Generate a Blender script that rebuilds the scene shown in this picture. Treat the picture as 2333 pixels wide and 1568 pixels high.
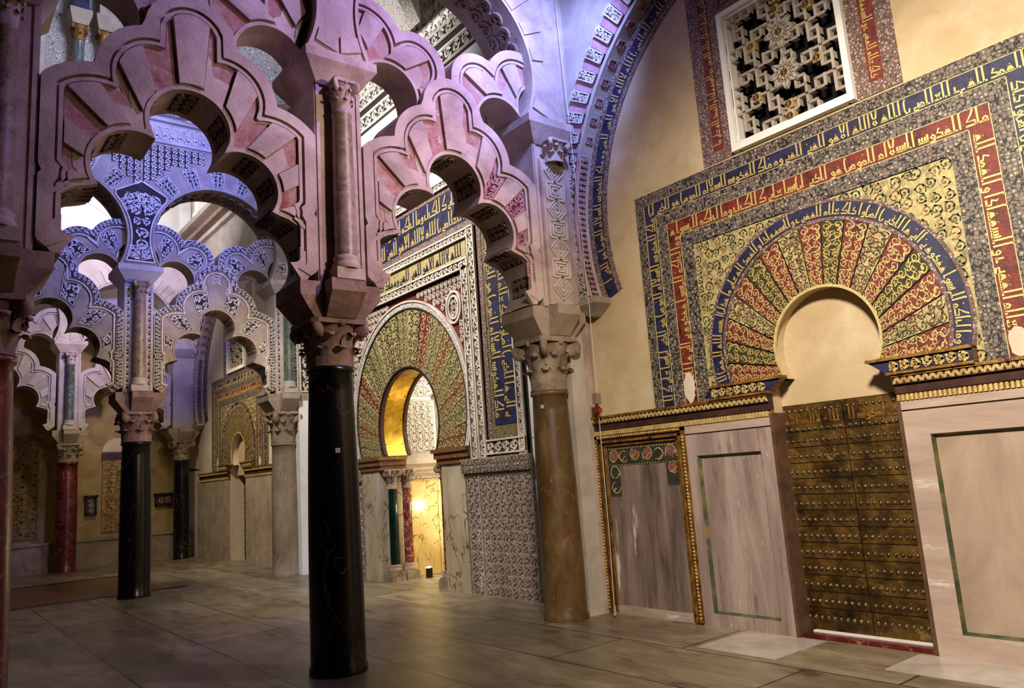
import bpy, bmesh, math, random
from math import sin, cos, pi, sqrt, atan2, asin
from mathutils import Vector, Matrix
random.seed(7)
for o in list(bpy.data.objects): bpy.data.objects.remove(o)
SC = bpy.context.scene
COL = SC.collection

# ------------------------------------------------------------------ camera
CX, CY, CZ = 6.5962, -6.3627, 1.6
YAW, PIT, ROL, FPX = 0.8944, 0.1692, -0.0695, 1738.44
fw = Vector((-sin(YAW)*cos(PIT), cos(YAW)*cos(PIT), sin(PIT)))
rt = Vector((cos(YAW), sin(YAW), 0)); up = rt.cross(fw)
r2 = rt*cos(ROL)+up*sin(ROL); u2 = up*cos(ROL)-rt*sin(ROL)
cd = bpy.data.cameras.new('camera'); cam = bpy.data.objects.new('camera', cd); COL.objects.link(cam)
cam.matrix_world = Matrix(((r2.x,u2.x,-fw.x,CX),(r2.y,u2.y,-fw.y,CY),(r2.z,u2.z,-fw.z,CZ),(0,0,0,1)))
cd.sensor_width = 36; cd.lens = FPX/2333*36; cd.clip_start = .05; cd.clip_end = 200
SC.camera = cam

# ------------------------------------------------------------------ light
SC.view_settings.view_transform = 'Standard'; SC.view_settings.look = 'None'
SC.view_settings.exposure = 1.0; SC.view_settings.gamma = 1
w = bpy.data.worlds.new('world'); SC.world = w; w.use_nodes = True
w.node_tree.nodes['Background'].inputs[0].default_value = (1, .78, .6, 1)
w.node_tree.nodes['Background'].inputs[1].default_value = .05

def light(kind, name, loc, tgt, energy, color, size=.5, spot=60, blend=.6):
    l = bpy.data.lights.new(name, kind); l.energy = energy; l.color = color
    if kind == 'AREA': l.size = size
    if kind in ('SPOT', 'POINT'): l.shadow_soft_size = size
    if kind == 'SPOT': l.spot_size = math.radians(spot); l.spot_blend = blend
    o = bpy.data.objects.new(name, l); COL.objects.link(o); o.location = loc
    if kind != 'POINT': o.rotation_euler = (Vector(tgt)-Vector(loc)).to_track_quat('-Z', 'Y').to_euler()
    return o
VIO = (.50, .36, 1.0); BLU = (.28, .36, 1.0); WRM = (1, .80, .58); WHT = (1, .93, .86)
# west bay: lamps high by the wall rake the near screen from the right, a wider one washes the wall
light('SPOT', 'west_bay_lamp', (5.8,-4.8,5.2), (3.9,0,2.1), 1250, (1,.86,.70), .35, 88, .9)
light('SPOT', 'west_bay_violet_lamp', (3.0,-1.0,8.6), (0,-2.8,5.8), 820, (.50,.38,1.0), .15, 68, 1.0)
light('SPOT', 'west_bay_screen_lamp', (4.4,-1.3,5.0), (0,-2.7,4.0), 330, (1,.76,.64), .15, 68, 1.0)
light('SPOT', 'west_bay_blue_lamp', (2.2,-1.4,7.2), (.2,-.6,6.3), 420, BLU, .15, 75, .8)
# central bay
light('SPOT', 'centre_bay_lamp', (-2.6,-4.2,7.6), (-4.3,0,3.7), 1100, WHT, .3, 84, .8)
light('SPOT', 'centre_bay_blue_lamp', (-3.8,-2.0,8.0), (-8,-3.1,6.9), 650, (.13,.17,1.0), .15, 64, .7)
light('SPOT', 'centre_bay_low_lamp', (-4.4,-1.7,4.6), (-8,-2.4,4.0), 120, WRM, .15, 75, .9)
light('SPOT', 'centre_upper_lamp', (-4.2,-2.8,6.9), (-3.9,0,8.4), 420, (.95,.96,1), .2, 80, .8)
light('AREA', 'centre_dome_lamp', (-4.0,-3.6,9.2), (-6.2,-4.3,10.2), 60, (.55,.62,1), .8)
# mihrab chamber
light('POINT', 'mihrab_lamp', (-4.35,1.25,1.15), None, 22, (1,.80,.42), .06)
light('AREA', 'mihrab_high_lamp', (-3.7,1.4,3.6), (-4.8,2.2,2.6), 34, (1,.93,.78), .3)
# east bay
light('SPOT', 'east_bay_lamp', (-10.4,-3.2,6.4), (-12.2,0,1.6), 420, (1,.84,.58), .3, 76, .8)
light('SPOT', 'east_screen_lamp', (-11.6,-1.9,6.6), (-15.5,-3.0,4.2), 200, (1,.86,.66), .15, 62, .8)
light('SPOT', 'east_bay_violet_lamp', (-10.5,-2.0,8.0), (-15.5,-2.2,6.9), 420, VIO, .25, 70, .8)
light('AREA', 'east_vault_lamp', (-12,-3.4,8.2), (-14.5,-2.4,11), 120, (.95,.93,1), .8)
light('SPOT', 'east_wall_lamp', (-15.0,-2.4,4.6), (-16.4,-1.9,2.9), 14, (1,.78,.42), .05, 50, .5)
light('SPOT', 'east_wall_lamp', (-15.2,-.2,3.4), (-16.4,-1.0,1.4), 10, (1,.78,.45), .05, 70, .5)

# ------------------------------------------------------------------ materials
def lin(h):
    h = h.lstrip('#'); c = [int(h[i:i+2], 16)/255 for i in (0, 2, 4)]
    return tuple((x/12.92 if x <= .04045 else ((x+.055)/1.055)**2.4) for x in c)+(1,)
MC = {}
def mat(name, stops, scale=3, detail=8, rough=.7, bump=.0, bscale=None, metal=0, stretch=(1,1,1), spots=None, pattern=None,
        pscale=20, pcol=None, veins=None, emit=None, distort=.6, line=.06, pbump=0, joints=None, spec=.5):
    """layered procedural stone / metal / mosaic"""
    m = bpy.data.materials.new(name); m.use_nodes = True; nt = m.node_tree; N = nt.nodes; L = nt.links
    b = N['Principled BSDF']; b.inputs['Roughness'].default_value = rough; b.inputs['Metallic'].default_value = metal
    b.inputs['Specular IOR Level'].default_value = spec
    geo = N.new('ShaderNodeNewGeometry'); mp = N.new('ShaderNodeMapping'); mp.inputs['Scale'].default_value = stretch
    L.new(geo.outputs['Position'], mp.inputs['Vector'])
    no = N.new('ShaderNodeTexNoise'); no.inputs['Scale'].default_value = scale; no.inputs['Detail'].default_value = detail
    no.inputs['Roughness'].default_value = .62; no.inputs['Distortion'].default_value = distort
    L.new(mp.outputs[0], no.inputs['Vector'])
    cr = N.new('ShaderNodeValToRGB'); L.new(no.outputs['Fac'], cr.inputs[0])
    n = len(stops); e = cr.color_ramp.elements
    while len(e) < n: e.new(.5)
    for i, s in enumerate(stops):
        e[i].position = .3+.4*i/(max(1, n-1)); e[i].color = lin(s)
    out = cr.outputs[0]; hs = []
    def mix(fac, a, col, facval=1):
        mx = N.new('ShaderNodeMix'); mx.data_type = 'RGBA'
        L.new(fac, mx.inputs[0]); L.new(a, mx.inputs[6]); mx.inputs[7].default_value = lin(col)
        return mx.outputs[2]
    def ramp(src, p0, p1, inv=False):
        r = N.new('ShaderNodeMapRange'); r.inputs[1].default_value = p0; r.inputs[2].default_value = p1
        if inv: r.inputs[3].default_value = 1; r.inputs[4].default_value = 0
        L.new(src, r.inputs[0]); return r.outputs[0]
    if spots:
        for col, sc, lo, hi in spots:
            q = N.new('ShaderNodeTexNoise'); q.inputs['Scale'].default_value = sc; q.inputs['Detail'].default_value = 6
            q.inputs['Roughness'].default_value = .7
            L.new(mp.outputs[0], q.inputs['Vector'])
            out = mix(ramp(q.outputs['Fac'], lo, hi), out, col)
    if veins:
        for col, sc, wd in veins:
            q = N.new('ShaderNodeTexNoise'); q.inputs['Scale'].default_value = sc; q.inputs['Detail'].default_value = 4
            q.inputs['Distortion'].default_value = 1.4; L.new(mp.outputs[0], q.inputs['Vector'])
            a = N.new('ShaderNodeMath'); a.operation = 'SUBTRACT'; L.new(q.outputs['Fac'], a.inputs[0]); a.inputs[1].default_value = .5
            c = N.new('ShaderNodeMath'); c.operation = 'ABSOLUTE'; L.new(a.outputs[0], c.inputs[0])
            out = mix(ramp(c.outputs[0], 0, wd, True), out, col)
    if pattern in ('tess', 'cells'):
        v = N.new('ShaderNodeTexVoronoi'); v.inputs['Scale'].default_value = pscale
        v.inputs['Randomness'].default_value = .45 if pattern == 'tess' else 1
        L.new(geo.outputs['Position'], v.inputs['Vector'])
        f1 = v.outputs['Distance']
        out = mix(ramp(f1, .26, .30, True), out, pcol[0])
        out = mix(ramp(f1, .12, .16, True), out, pcol[1])
        v2 = N.new('ShaderNodeTexVoronoi'); v2.feature = 'DISTANCE_TO_EDGE'; v2.inputs['Scale'].default_value = pscale
        v2.inputs['Randomness'].default_value = v.inputs['Randomness'].default_value
        L.new(geo.outputs['Position'], v2.inputs['Vector'])
        out = mix(ramp(v2.outputs['Distance'], line*.6, line, True), out, pcol[2])
    if pattern == 'scroll':
        nz = N.new('ShaderNodeTexNoise'); nz.inputs['Scale'].default_value = pscale*.5; nz.inputs['Detail'].default_value = 1
        L.new(geo.outputs['Position'], nz.inputs['Vector'])
        ad = N.new('ShaderNodeMix'); ad.data_type = 'VECTOR'; ad.inputs[0].default_value = .05*10/pscale*3
        L.new(geo.outputs['Position'], ad.inputs[4]); L.new(nz.outputs['Color'], ad.inputs[5])
        v = N.new('ShaderNodeTexVoronoi'); v.inputs['Scale'].default_value = pscale; v.inputs['Randomness'].default_value = .8
        L.new(ad.outputs[1], v.inputs['Vector'])
        k = N.new('ShaderNodeMath'); k.operation = 'MULTIPLY'; k.inputs[1].default_value = 26; L.new(v.outputs['Distance'], k.inputs[0])
        s = N.new('ShaderNodeMath'); s.operation = 'SINE'; L.new(k.outputs[0], s.inputs[0])
        fac = ramp(s.outputs[0], -.1, .2)
        out = mix(fac, out, pcol[0]); hs.append(fac)
        if len(pcol) > 1:
            v3 = N.new('ShaderNodeTexVoronoi'); v3.inputs['Scale'].default_value = pscale*2.3; L.new(geo.outputs['Position'], v3.inputs['Vector'])
            out = mix(ramp(v3.outputs['Distance'], .16, .22, True), out, pcol[1])
    if pattern == 'check':
        pass
    if joints:
        sx, sy, jw, jc, mode = joints
        br = N.new('ShaderNodeTexBrick'); br.inputs['Scale'].default_value = 1; br.inputs['Mortar Size'].default_value = jw
        br.inputs['Brick Width'].default_value = sx; br.inputs['Row Height'].default_value = sy; br.inputs['Mortar Smooth'].default_value = .3
        br.inputs['Color1'].default_value = (1,1,1,1); br.inputs['Color2'].default_value = (.62,.62,.60,1); br.inputs['Mortar'].default_value = (.16,.14,.12,1)
        br.offset = .37; br.squash = 1.4; br.squash_frequency = 3
        if mode == 'xz':
            sep = N.new('ShaderNodeSeparateXYZ'); cmb = N.new('ShaderNodeCombineXYZ'); L.new(geo.outputs['Position'], sep.inputs[0])
            L.new(sep.outputs[0], cmb.inputs[0]); L.new(sep.outputs[2], cmb.inputs[1]); L.new(cmb.outputs[0], br.inputs['Vector'])
        else: L.new(geo.outputs['Position'], br.inputs['Vector'])
        mu = N.new('ShaderNodeMix'); mu.data_type = 'RGBA'; mu.blend_type = 'MULTIPLY'; mu.inputs[0].default_value = 1
        L.new(out, mu.inputs[6]); L.new(br.outputs['Color'], mu.inputs[7]); out = mu.outputs[2]
    L.new(out, b.inputs['Base Color'])
    # grain: fine value noise in the surface itself
    if bump:
        bn = N.new('ShaderNodeTexNoise'); bn.inputs['Scale'].default_value = bscale or scale*8; bn.inputs['Detail'].default_value = 10
        bn.inputs['Roughness'].default_value = .7; L.new(mp.outputs[0], bn.inputs['Vector'])
        bp = N.new('ShaderNodeBump'); bp.inputs['Strength'].default_value = bump; bp.inputs['Distance'].default_value = .02
        L.new(bn.outputs['Fac'], bp.inputs['Height']); last = bp
        if hs and pbump:
            b2 = N.new('ShaderNodeBump'); b2.inputs['Strength'].default_value = pbump; b2.inputs['Distance'].default_value = .02
            L.new(hs[0], b2.inputs['Height']); L.new(bp.outputs[0], b2.inputs['Normal']); last = b2
        L.new(last.outputs[0], b.inputs['Normal'])
    if emit:
        b.inputs['Emission Color'].default_value = lin(emit[0]); b.inputs['Emission Strength'].default_value = emit[1]
    MC[name] = m; return m

M_PINK = mat('pink_limestone', ['#978176','#b8a296','#cfbdb0'], 2.2, rough=.85, bump=.5, bscale=22, spots=[('#a0766a', 1.7, .58, .80), ('#86736b', 6, .60, .75)])
M_BRICK = mat('red_washed_stone', ['#b59a90','#a8786c','#c4aaa0'], 4, rough=.9, bump=.6, bscale=24, spots=[('#8e453c', 4, .50, .68), ('#d3c2b8', 9, .62, .7)])
M_SAND = mat('sand_limestone', ['#8f7e6b','#a69480','#b9a892'], 2.5, rough=.85, bump=.4, bscale=30, spots=[('#7d6c60', 5, .58, .75)])
M_PALE = mat('pale_stone', ['#a3968a','#b9ad9f','#ccc1b2'], 2, rough=.85, bump=.3, bscale=30)
M_CARVE = mat('carved_stucco', ['#b8ab9a','#d3c8b8','#e6dccd'], 3, rough=.8, bump=.2, bscale=40)
M_GROUND = mat('shaded_recess_ground', ['#2b211d','#40322b'], 6, rough=.95, bump=.2)  # dark brown puts recess shade into the ground behind carving
M_GROUNDR = mat('red_recess_ground', ['#4a1712','#69261c','#3a1f1a'], 6, rough=.95, bump=.2)
M_DSTONE = mat('shaded_soffit_stone', ['#7d6a5a','#96826e'], 3, rough=.95, bump=.3)  # underside shade is put into this colour, darker than the arch stone
M_BLACKM = mat('black_marble', ['#040404','#0a0908','#120f0d'], 3, rough=.25, veins=[('#5a524c', .9, .0022), ('#241c18', 4.5, .006)], stretch=(1,1,.6), bump=.03, spots=[('#1d1210', 1.3, .55, .75)])
M_BROWNM = mat('brown_marble', ['#43331f','#66502f','#86704a'], 3.2, rough=.38, stretch=(1,1,.5), veins=[('#8d7250', 2.0, .004)], bump=.08, spots=[('#5c3418', 2.0, .50, .72), ('#9a8a78', 12, .64, .70)])
M_GREYM = mat('grey_marble', ['#74664f','#8f7f68','#a5957c'], 2.6, rough=.4, stretch=(1,1,.5), veins=[('#b3a488', 2.0, .006)], bump=.06)
M_REDM = mat('red_marble', ['#3a0f0d','#5d1d18','#74302a'], 4, rough=.3, veins=[('#a4746a', 3, .01)], bump=.04)
M_GREENM = mat('green_grey_marble', ['#3b4239','#566055','#6e776a'], 4, rough=.3, veins=[('#a9b09f', 3, .01)], bump=.03)
M_COLN = mat('mottled_colonnette_marble', ['#6f5c52','#957f72','#b39d8e'], 7, rough=.4, veins=[('#4a3530', 5, .012)], bump=.06)
M_CAP = mat('weathered_capital_stone', ['#6d5547','#8c7160','#a58b78'], 4, rough=.85, bump=.5, bscale=26)
M_CAPL = mat('pale_capital_stone', ['#6f5c4a','#94806b','#b5a28c'], 5, rough=.8, bump=.5, bscale=26)
M_PLAST = mat('beige_plaster', ['#b9a17b','#c8b18a','#d3bf9b'], 1.4, rough=.92, bump=.35, bscale=45, spots=[('#d9cdb2', 1.1, .52, .72), ('#b0966a', 2.5, .60, .8)])
M_PLASTL = mat('light_plaster', ['#c9b79c','#d6c7b0','#e0d4c0'], 1.2, rough=.92, bump=.3, bscale=45)
M_WHITE = mat('white_plaster', ['#ddd8d0','#efece6','#f6f4f0'], 1.2, rough=.9, bump=.1)
M_DADO = mat('worn_marble_panel', ['#857069','#a59088','#bfaea5'], 2, rough=.6, bump=.4, bscale=20, stretch=(2.2,1,.3), spots=[('#e6ddd5', 1.9, .62, .68), ('#6d5852', 5, .56, .72), ('#d6cac1', 11, .64, .68)])
M_DADO2 = mat('pinkish_marble_slab', ['#a38d80','#b8a294','#cab8a9'], 2, rough=.55, bump=.22, bscale=18, stretch=(.5,1,2.2), spots=[('#dfd4c8', 3, .62, .7)])
M_DADO3 = mat('brownish_marble_panel', ['#97806f','#ad9784','#bfab98'], 2.3, rough=.5, bump=.2, bscale=20, stretch=(1.2,1,.5))
M_PAINT = mat('faded_painted_panel', ['#4a3c38','#7f6c64','#9f8c84'], 2.4, rough=.7, bump=.45, bscale=22, stretch=(2.6,1,.3), spots=[('#ddd4cc', 2.0, .62, .67), ('#c8bbb2', 10, .64, .70)])
M_PGREEN = mat('dark_green_paint', ['#1e211a','#33352a','#4a4638'], 7, rough=.7, bump=.3)
M_PRED = mat('faded_red_paint', ['#5d2c28','#8a4f49','#a0756b'], 20, rough=.7)
M_GILT = mat('worn_gilt', ['#5a3a14','#8d6325','#b78a3c'], 12, rough=.45, metal=.35, bump=.4, bscale=60, spots=[('#2c1710', 9, .55, .65)])
M_GILTL = mat('pale_gilt', ['#a98644','#cbb06e','#e2d09a'], 12, rough=.5, metal=.15, bump=.2)
M_DARKW = mat('dark_red_cove', ['#24110d','#3b1c14','#4e2a1d'], 8, rough=.7, bump=.2)
M_BRONZE = mat('bronze_plates', ['#2a1a08','#5c431a','#8b6d31'], 5, rough=.42, metal=.75, bump=.8, bscale=16, spots=[('#c9ab55', 6, .60, .70), ('#1a0f07', 3, .52, .66)])
M_STUD = mat('bronze_stud', ['#5b4a32','#a89472'], 8, rough=.25, metal=.85)
M_GOLD = mat('gold_mosaic', ['#b59446','#d9bd6b','#efdc98'], 60, rough=.35, metal=.25, bump=.3, bscale=120)
M_GOLD2 = mat('pale_gold_mosaic', ['#a2905a','#cfc083','#e8ddb0'], 60, rough=.4, metal=.1, bump=.3, bscale=120)
M_BLUE = mat('blue_mosaic', ['#15162f','#24254a','#33325e'], 50, rough=.45, bump=.3, bscale=120, spots=[('#101020', 5, .48, .6)])
M_RED = mat('red_mosaic', ['#4f1811','#73261a','#8d3b2a'], 50, rough=.5, bump=.3, bscale=120, spots=[('#3d130d', 5, .50, .62)])
M_CREAM = mat('cream_gold_mosaic', ['#8f8152','#b5a76f','#cfc48f'], 40, rough=.5, bump=.3, bscale=120, spots=[('#7d764f', 8, .50, .62)])
M_OLIVE = mat('dark_olive_mosaic', ['#2a2a1c','#46462f'], 40, rough=.5)
M_TESS = mat('star_border_mosaic', ['#5a5048','#7a6e62','#968a78'], 30, rough=.5, bump=.3, bscale=120, pattern='tess', pscale=30, pcol=['#d8cdb4','#4a3f44','#1a1516'], line=.07)
M_TESSR = mat('speckled_border_mosaic', ['#5b4541','#7d5f58','#a08d80'], 30, rough=.5, bump=.3, bscale=120, pattern='cells', pscale=34, pcol=['#cdc0ad','#6b2f2b','#2a1f20'], line=.05)
M_ARAB = mat('painted_scroll_ground', ['#54502f','#7d7748','#9d9560'], 30, rough=.5, bump=.3, pattern='scroll', pscale=13, pcol=['#c9bf88','#3f3a24'], pbump=.2)
M_FACARV = mat('fine_carved_marble', ['#4b3d37','#5f4d45'], 10, rough=.7, bump=.2, pattern='scroll', pscale=20, pcol=['#c4b3a0'], pbump=.7)  # dark base paints the shade between carved scrolls
M_FACARVW = mat('fine_carved_stucco', ['#75675c','#8d7f72'], 10, rough=.75, bump=.2, pattern='scroll', pscale=18, pcol=['#f2eadd'], pbump=.7)  # grey-brown base stands for shade in the stucco hollows
M_REDARAB = mat('red_arabesque_mosaic', ['#38150d','#5f2412','#78361c'], 30, rough=.45, bump=.3, pattern='scroll', pscale=17, pcol=['#93703c'], pbump=.2)
M_DARKARAB = mat('dark_arabesque_mosaic', ['#171711','#292417','#3a2a1b'], 30, rough=.45, bump=.3, pattern='scroll', pscale=17, pcol=['#9d8f5c'], pbump=.2)
M_GOLDARAB = mat('gold_arabesque_mosaic', ['#5f4d26','#86703a','#a3905a'], 30, rough=.45, bump=.3, pattern='scroll', pscale=19, pcol=['#d2c286'], pbump=.2)
M_GOLDP = mat('gold_plate', ['#8a6a14','#b8901f','#d4b34a'], 5, rough=.32, metal=.6, bump=.15, bscale=90)
M_MIHW = mat('veined_gold_marble', ['#b79a5a','#d2bb82','#e6d8ad'], 1.6, rough=.22, veins=[('#6d5020', 1.3, .012), ('#8f7436', 3, .008)], stretch=(1,1,.5), bump=.03)
M_MIHS = mat('grey_veined_slab', ['#9b8b70','#b5a587','#c9bb9f'], 2, rough=.35, veins=[('#5f4c33', 1.8, .012)], stretch=(1,1,.6), bump=.06)
M_FLOOR = mat('worn_marble_floor', ['#6a5f4a','#8d8068','#a89a80'], 1.6, rough=.36, bump=.15, bscale=9, distort=1.4, stretch=(.55,1.6,1),
              spots=[('#a3977f', 1.3, .56, .74), ('#383024', 2.2, .56, .70), ('#5d4a34', .5, .5, .7)], joints=(1.9, .93, .012, None, 'xy'), spec=.5)
M_TILE = mat('white_marble_tile', ['#a59a8f','#bab0a5','#cbc3b8'], 3, rough=.25, bump=.03)
M_TOMB = mat('brown_floor_slab', ['#4a3018','#63431f','#755434'], 2.5, rough=.35, bump=.08)
M_TOMBD = mat('dark_floor_inlay', ['#1c130c','#2a1d12'], 3, rough=.4)
M_OCHRE = mat('ochre_plaster', ['#7a6236','#97804d','#a8925f'], 1.6, rough=.95, bump=.4, bscale=40)
M_BENCH = mat('bench_stone', ['#6d5c48','#8a7860','#9c8b73'], 3, rough=.85, bump=.4, bscale=20)
M_RELIEF = mat('ochre_relief', ['#5c4826','#7c6337','#8d7544'], 8, rough=.8, bump=1.0, bscale=22)
M_RELIEF2 = mat('gilded_relief', ['#6d5226','#a08048','#c8ad72'], 9, rough=.5, metal=.3, bump=1.2, bscale=26)
M_BLACK = mat('cavity_shade_black', ['#040303','#080606'], 4, rough=1)  # flat black painted in place of the darkness behind openings
M_DMET = mat('dark_metal', ['#15100d','#241b15'], 8, rough=.5, metal=.4)
M_WIRE = mat('white_cable', ['#c9c4bb','#e0dcd4'], 4, rough=.6)
M_TAG = mat('white_paper', ['#c9c5bd','#e5e2db'], 30, rough=.8)
M_INK = mat('grey_ink', ['#5b5853','#74706a'], 30, rough=.8)
M_REDP = mat('red_plastic', ['#7a1d1a','#95302a'], 10, rough=.5)
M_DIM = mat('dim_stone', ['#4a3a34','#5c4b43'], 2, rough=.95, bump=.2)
M_REVEAL = mat('brown_door_reveal', ['#3d281a','#5a3e29','#6b4d36'], 5, rough=.8, bump=.3)
M_BULB = mat('lit_lamp_face', ['#ffffff','#ffffff'], 1, emit=('#fff0c8', 14))
M_SUNW = mat('pinkish_red_voussoir', ['#9a6a72','#b98890','#cba6a8'], 4, rough=.85, bump=.3)

# ------------------------------------------------------------------ mesh helpers
class MB:
    def __init__(s): s.v = []; s.f = []; s.m = []; s.sm = []
    def pt(s, p): s.v.append(tuple(p)); return len(s.v)-1
    def face(s, idx, m=0, sm=False): s.f.append(tuple(idx)); s.m.append(m); s.sm.append(sm)
    def poly(s, pts, m=0): s.face([s.pt(p) for p in pts], m)
    def box(s, x0, x1, y0, y1, z0, z1, m=0):
        i = len(s.v); s.v += [(x, y, z) for z in (z0, z1) for y in (y0, y1) for x in (x0, x1)]
        for q in ((0,2,3,1),(4,5,7,6),(0,1,5,4),(2,6,7,3),(0,4,6,2),(1,3,7,5)): s.face([i+k for k in q], m)
    def hexa(s, b, t, m=0):
        """b, t: four bottom and four top points"""
        i = len(s.v); s.v += [tuple(p) for p in b]+[tuple(p) for p in t]
        for q in ((3,2,1,0),(4,5,6,7),(0,1,5,4),(1,2,6,5),(2,3,7,6),(3,0,4,7)): s.face([i+k for k in q], m)
    def grid(s, rows, m=0, sm=True, closed=False):
        n = len(rows[0]); i0 = len(s.v)
        for r in rows: s.v += [tuple(p) for p in r]
        for a in range(len(rows)-1):
            for b in range(n if closed else n-1):
                c = (b+1) % n
                s.face((i0+a*n+b, i0+a*n+c, i0+(a+1)*n+c, i0+(a+1)*n+b), m, sm)
    def band(s, F, A, B, d0, d1, m=0, back=True, ends=True):
        """solid between 2D polylines A and B, from depth d0 to d1"""
        n = len(A); i = len(s.v)
        for L_, d in ((A, d1), (B, d1), (A, d0), (B, d0)): s.v += [tuple(F(a, b, d)) for a, b in L_]
        for k in range(n-1):
            s.face((i+k, i+k+1, i+n+k+1, i+n+k), m)
            if back: s.face((i+2*n+k+1, i+2*n+k, i+3*n+k, i+3*n+k+1), m)
            s.face((i+2*n+k, i+2*n+k+1, i+k+1, i+k), m)
            s.face((i+n+k, i+n+k+1, i+3*n+k+1, i+3*n+k), m)
        if ends:
            for k in (0, n-1): s.face((i+k, i+n+k, i+3*n+k, i+2*n+k), m)
    def ring(s, F, pts, wid, d0, d1, m=0):
        """closed-off ribbon along 2D pts; wid a number or list of half widths"""
        A = []; B = []; n = len(pts)
        for k, (x, y) in enumerate(pts):
            p = pts[max(0, k-1)]; q = pts[min(n-1, k+1)]; dx, dy = q[0]-p[0], q[1]-p[1]; l = sqrt(dx*dx+dy*dy) or 1
            h = wid[k] if isinstance(wid, (list, tuple)) else wid
            A.append((x-dy/l*h, y+dx/l*h)); B.append((x+dy/l*h, y-dx/l*h))
        s.band(F, A, B, d0, d1, m, back=False)
    def lathe(s, prof, c=(0,0), seg=28, m=0, sm=True, ell=1):
        s.grid([[(c[0]+r*cos(2*pi*k/seg), c[1]+ell*r*sin(2*pi*k/seg), z) for k in range(seg)] for r, z in prof], m, sm, True)
    def disc(s, c, r, z, seg=24, m=0): s.poly([(c[0]+r*cos(2*pi*k/seg), c[1]+r*sin(2*pi*k/seg), z) for k in range(seg)], m)
    def tube(s, pts, r, seg=8, m=0):
        rows = []
        for k, p in enumerate(pts):
            p = Vector(p); t = (Vector(pts[min(k+1, len(pts)-1)])-Vector(pts[max(k-1, 0)])).normalized()
            a = t.cross(Vector((0,0,1))) if abs(t.z) < .9 else t.cross(Vector((1,0,0))); a.normalize(); b = t.cross(a)
            rows.append([p+a*r*cos(2*pi*j/seg)+b*r*sin(2*pi*j/seg) for j in range(seg)])
        s.grid(rows, m, True, True)
    def build(s, name, mats, parent=None, recalc=True):
        if not isinstance(mats, (list, tuple)): mats = [mats]
        me = bpy.data.meshes.new(name)
        off = Vector((0,0,0))
        if parent is not None: off = parent_world(parent)
        elif s.v:
            xs = [p[0] for p in s.v]; ys = [p[1] for p in s.v]; zs = [p[2] for p in s.v]
            off = Vector(((min(xs)+max(xs))/2, (min(ys)+max(ys))/2, min(zs)))
        me.from_pydata([(p[0]-off.x, p[1]-off.y, p[2]-off.z) for p in s.v], [], s.f)
        for q in mats: me.materials.append(q)
        me.polygons.foreach_set('material_index', s.m); me.polygons.foreach_set('use_smooth', s.sm)
        me.update()
        if recalc:
            bm = bmesh.new(); bm.from_mesh(me)
            bmesh.ops.remove_doubles(bm, verts=bm.verts, dist=1e-5)
            bmesh.ops.recalc_face_normals(bm, faces=bm.faces); bm.to_mesh(me); bm.free()
        o = bpy.data.objects.new(name, me); COL.objects.link(o)
        if parent is not None: o.parent = parent
        else: o.location = off
        return o
def parent_world(o):
    v = Vector(o.location)
    while o.parent: o = o.parent; v += Vector(o.location)
    return v
def thing(name, label, cat, loc=(0,0,0), group=None):
    o = bpy.data.objects.new(name, None); COL.objects.link(o); o.location = loc; o.empty_display_size = .1
    o['label'] = label; o['category'] = cat
    if group: o['group'] = group
    return o
def tag(o, label, cat, group=None):
    o['label'] = label; o['category'] = cat
    if group: o['group'] = group
    return o
def struct(o): o['kind'] = 'structure'; return o
def dup(root, loc, label, group=None):
    r = root.copy(); COL.objects.link(r); r.location = loc; r['label'] = label
    if group: r['group'] = group
    for ch in root.children:
        c = ch.copy(); COL.objects.link(c); c.parent = r
        for g in ch.children:
            d = g.copy(); COL.objects.link(d); d.parent = c
    return r

# ------------------------------------------------------------------ 2D helpers
def ray_union(O, th, circ, dl=0., xl=None, zmin=0.):
    dx, dy = cos(th), sin(th); best = None
    for cx, cy, r in circ:
        r = r-dl; ox, oy = O[0]-cx, O[1]-cy; b = ox*dx+oy*dy; c = ox*ox+oy*oy-r*r; D = b*b-c
        if D >= 0:
            t = -b+sqrt(D)
            if t > 0 and (best is None or t > best): best = t
    if best is None:                      # between two lobes: nearest approach
        m = 1e9
        for cx, cy, r in circ:
            ox, oy = O[0]-cx, O[1]-cy; b = ox*dx+oy*dy; g = sqrt(max(ox*ox+oy*oy-b*b, 0))-(r-dl)
            if -b > 0 and g < m: m = g; best = -b
    if xl is not None and abs(dx) > 1e-6: best = min(best, xl/abs(dx))
    if zmin is not None and dy < 0: best = min(best, (O[1]-zmin)/-dy)
    return (O[0]+best*dx, O[1]+best*dy)
def rect_ray(O, th, x0, x1, z0, z1):
    dx, dy = cos(th), sin(th); t = 1e9
    if dx > 1e-9: t = min(t, (x1-O[0])/dx)
    if dx < -1e-9: t = min(t, (x0-O[0])/dx)
    if dy > 1e-9: t = min(t, (z1-O[1])/dy)
    if dy < -1e-9: t = min(t, (z0-O[1])/dy)
    return (O[0]+t*dx, O[1]+t*dy)
def arc(c, r, a0, a1, n): return [(c[0]+r*cos(a0+(a1-a0)*k/n), c[1]+r*sin(a0+(a1-a0)*k/n)) for k in range(n+1)]
def lerp2(p, q, t): return (p[0]+(q[0]-p[0])*t, p[1]+(q[1]-p[1])*t)

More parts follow.
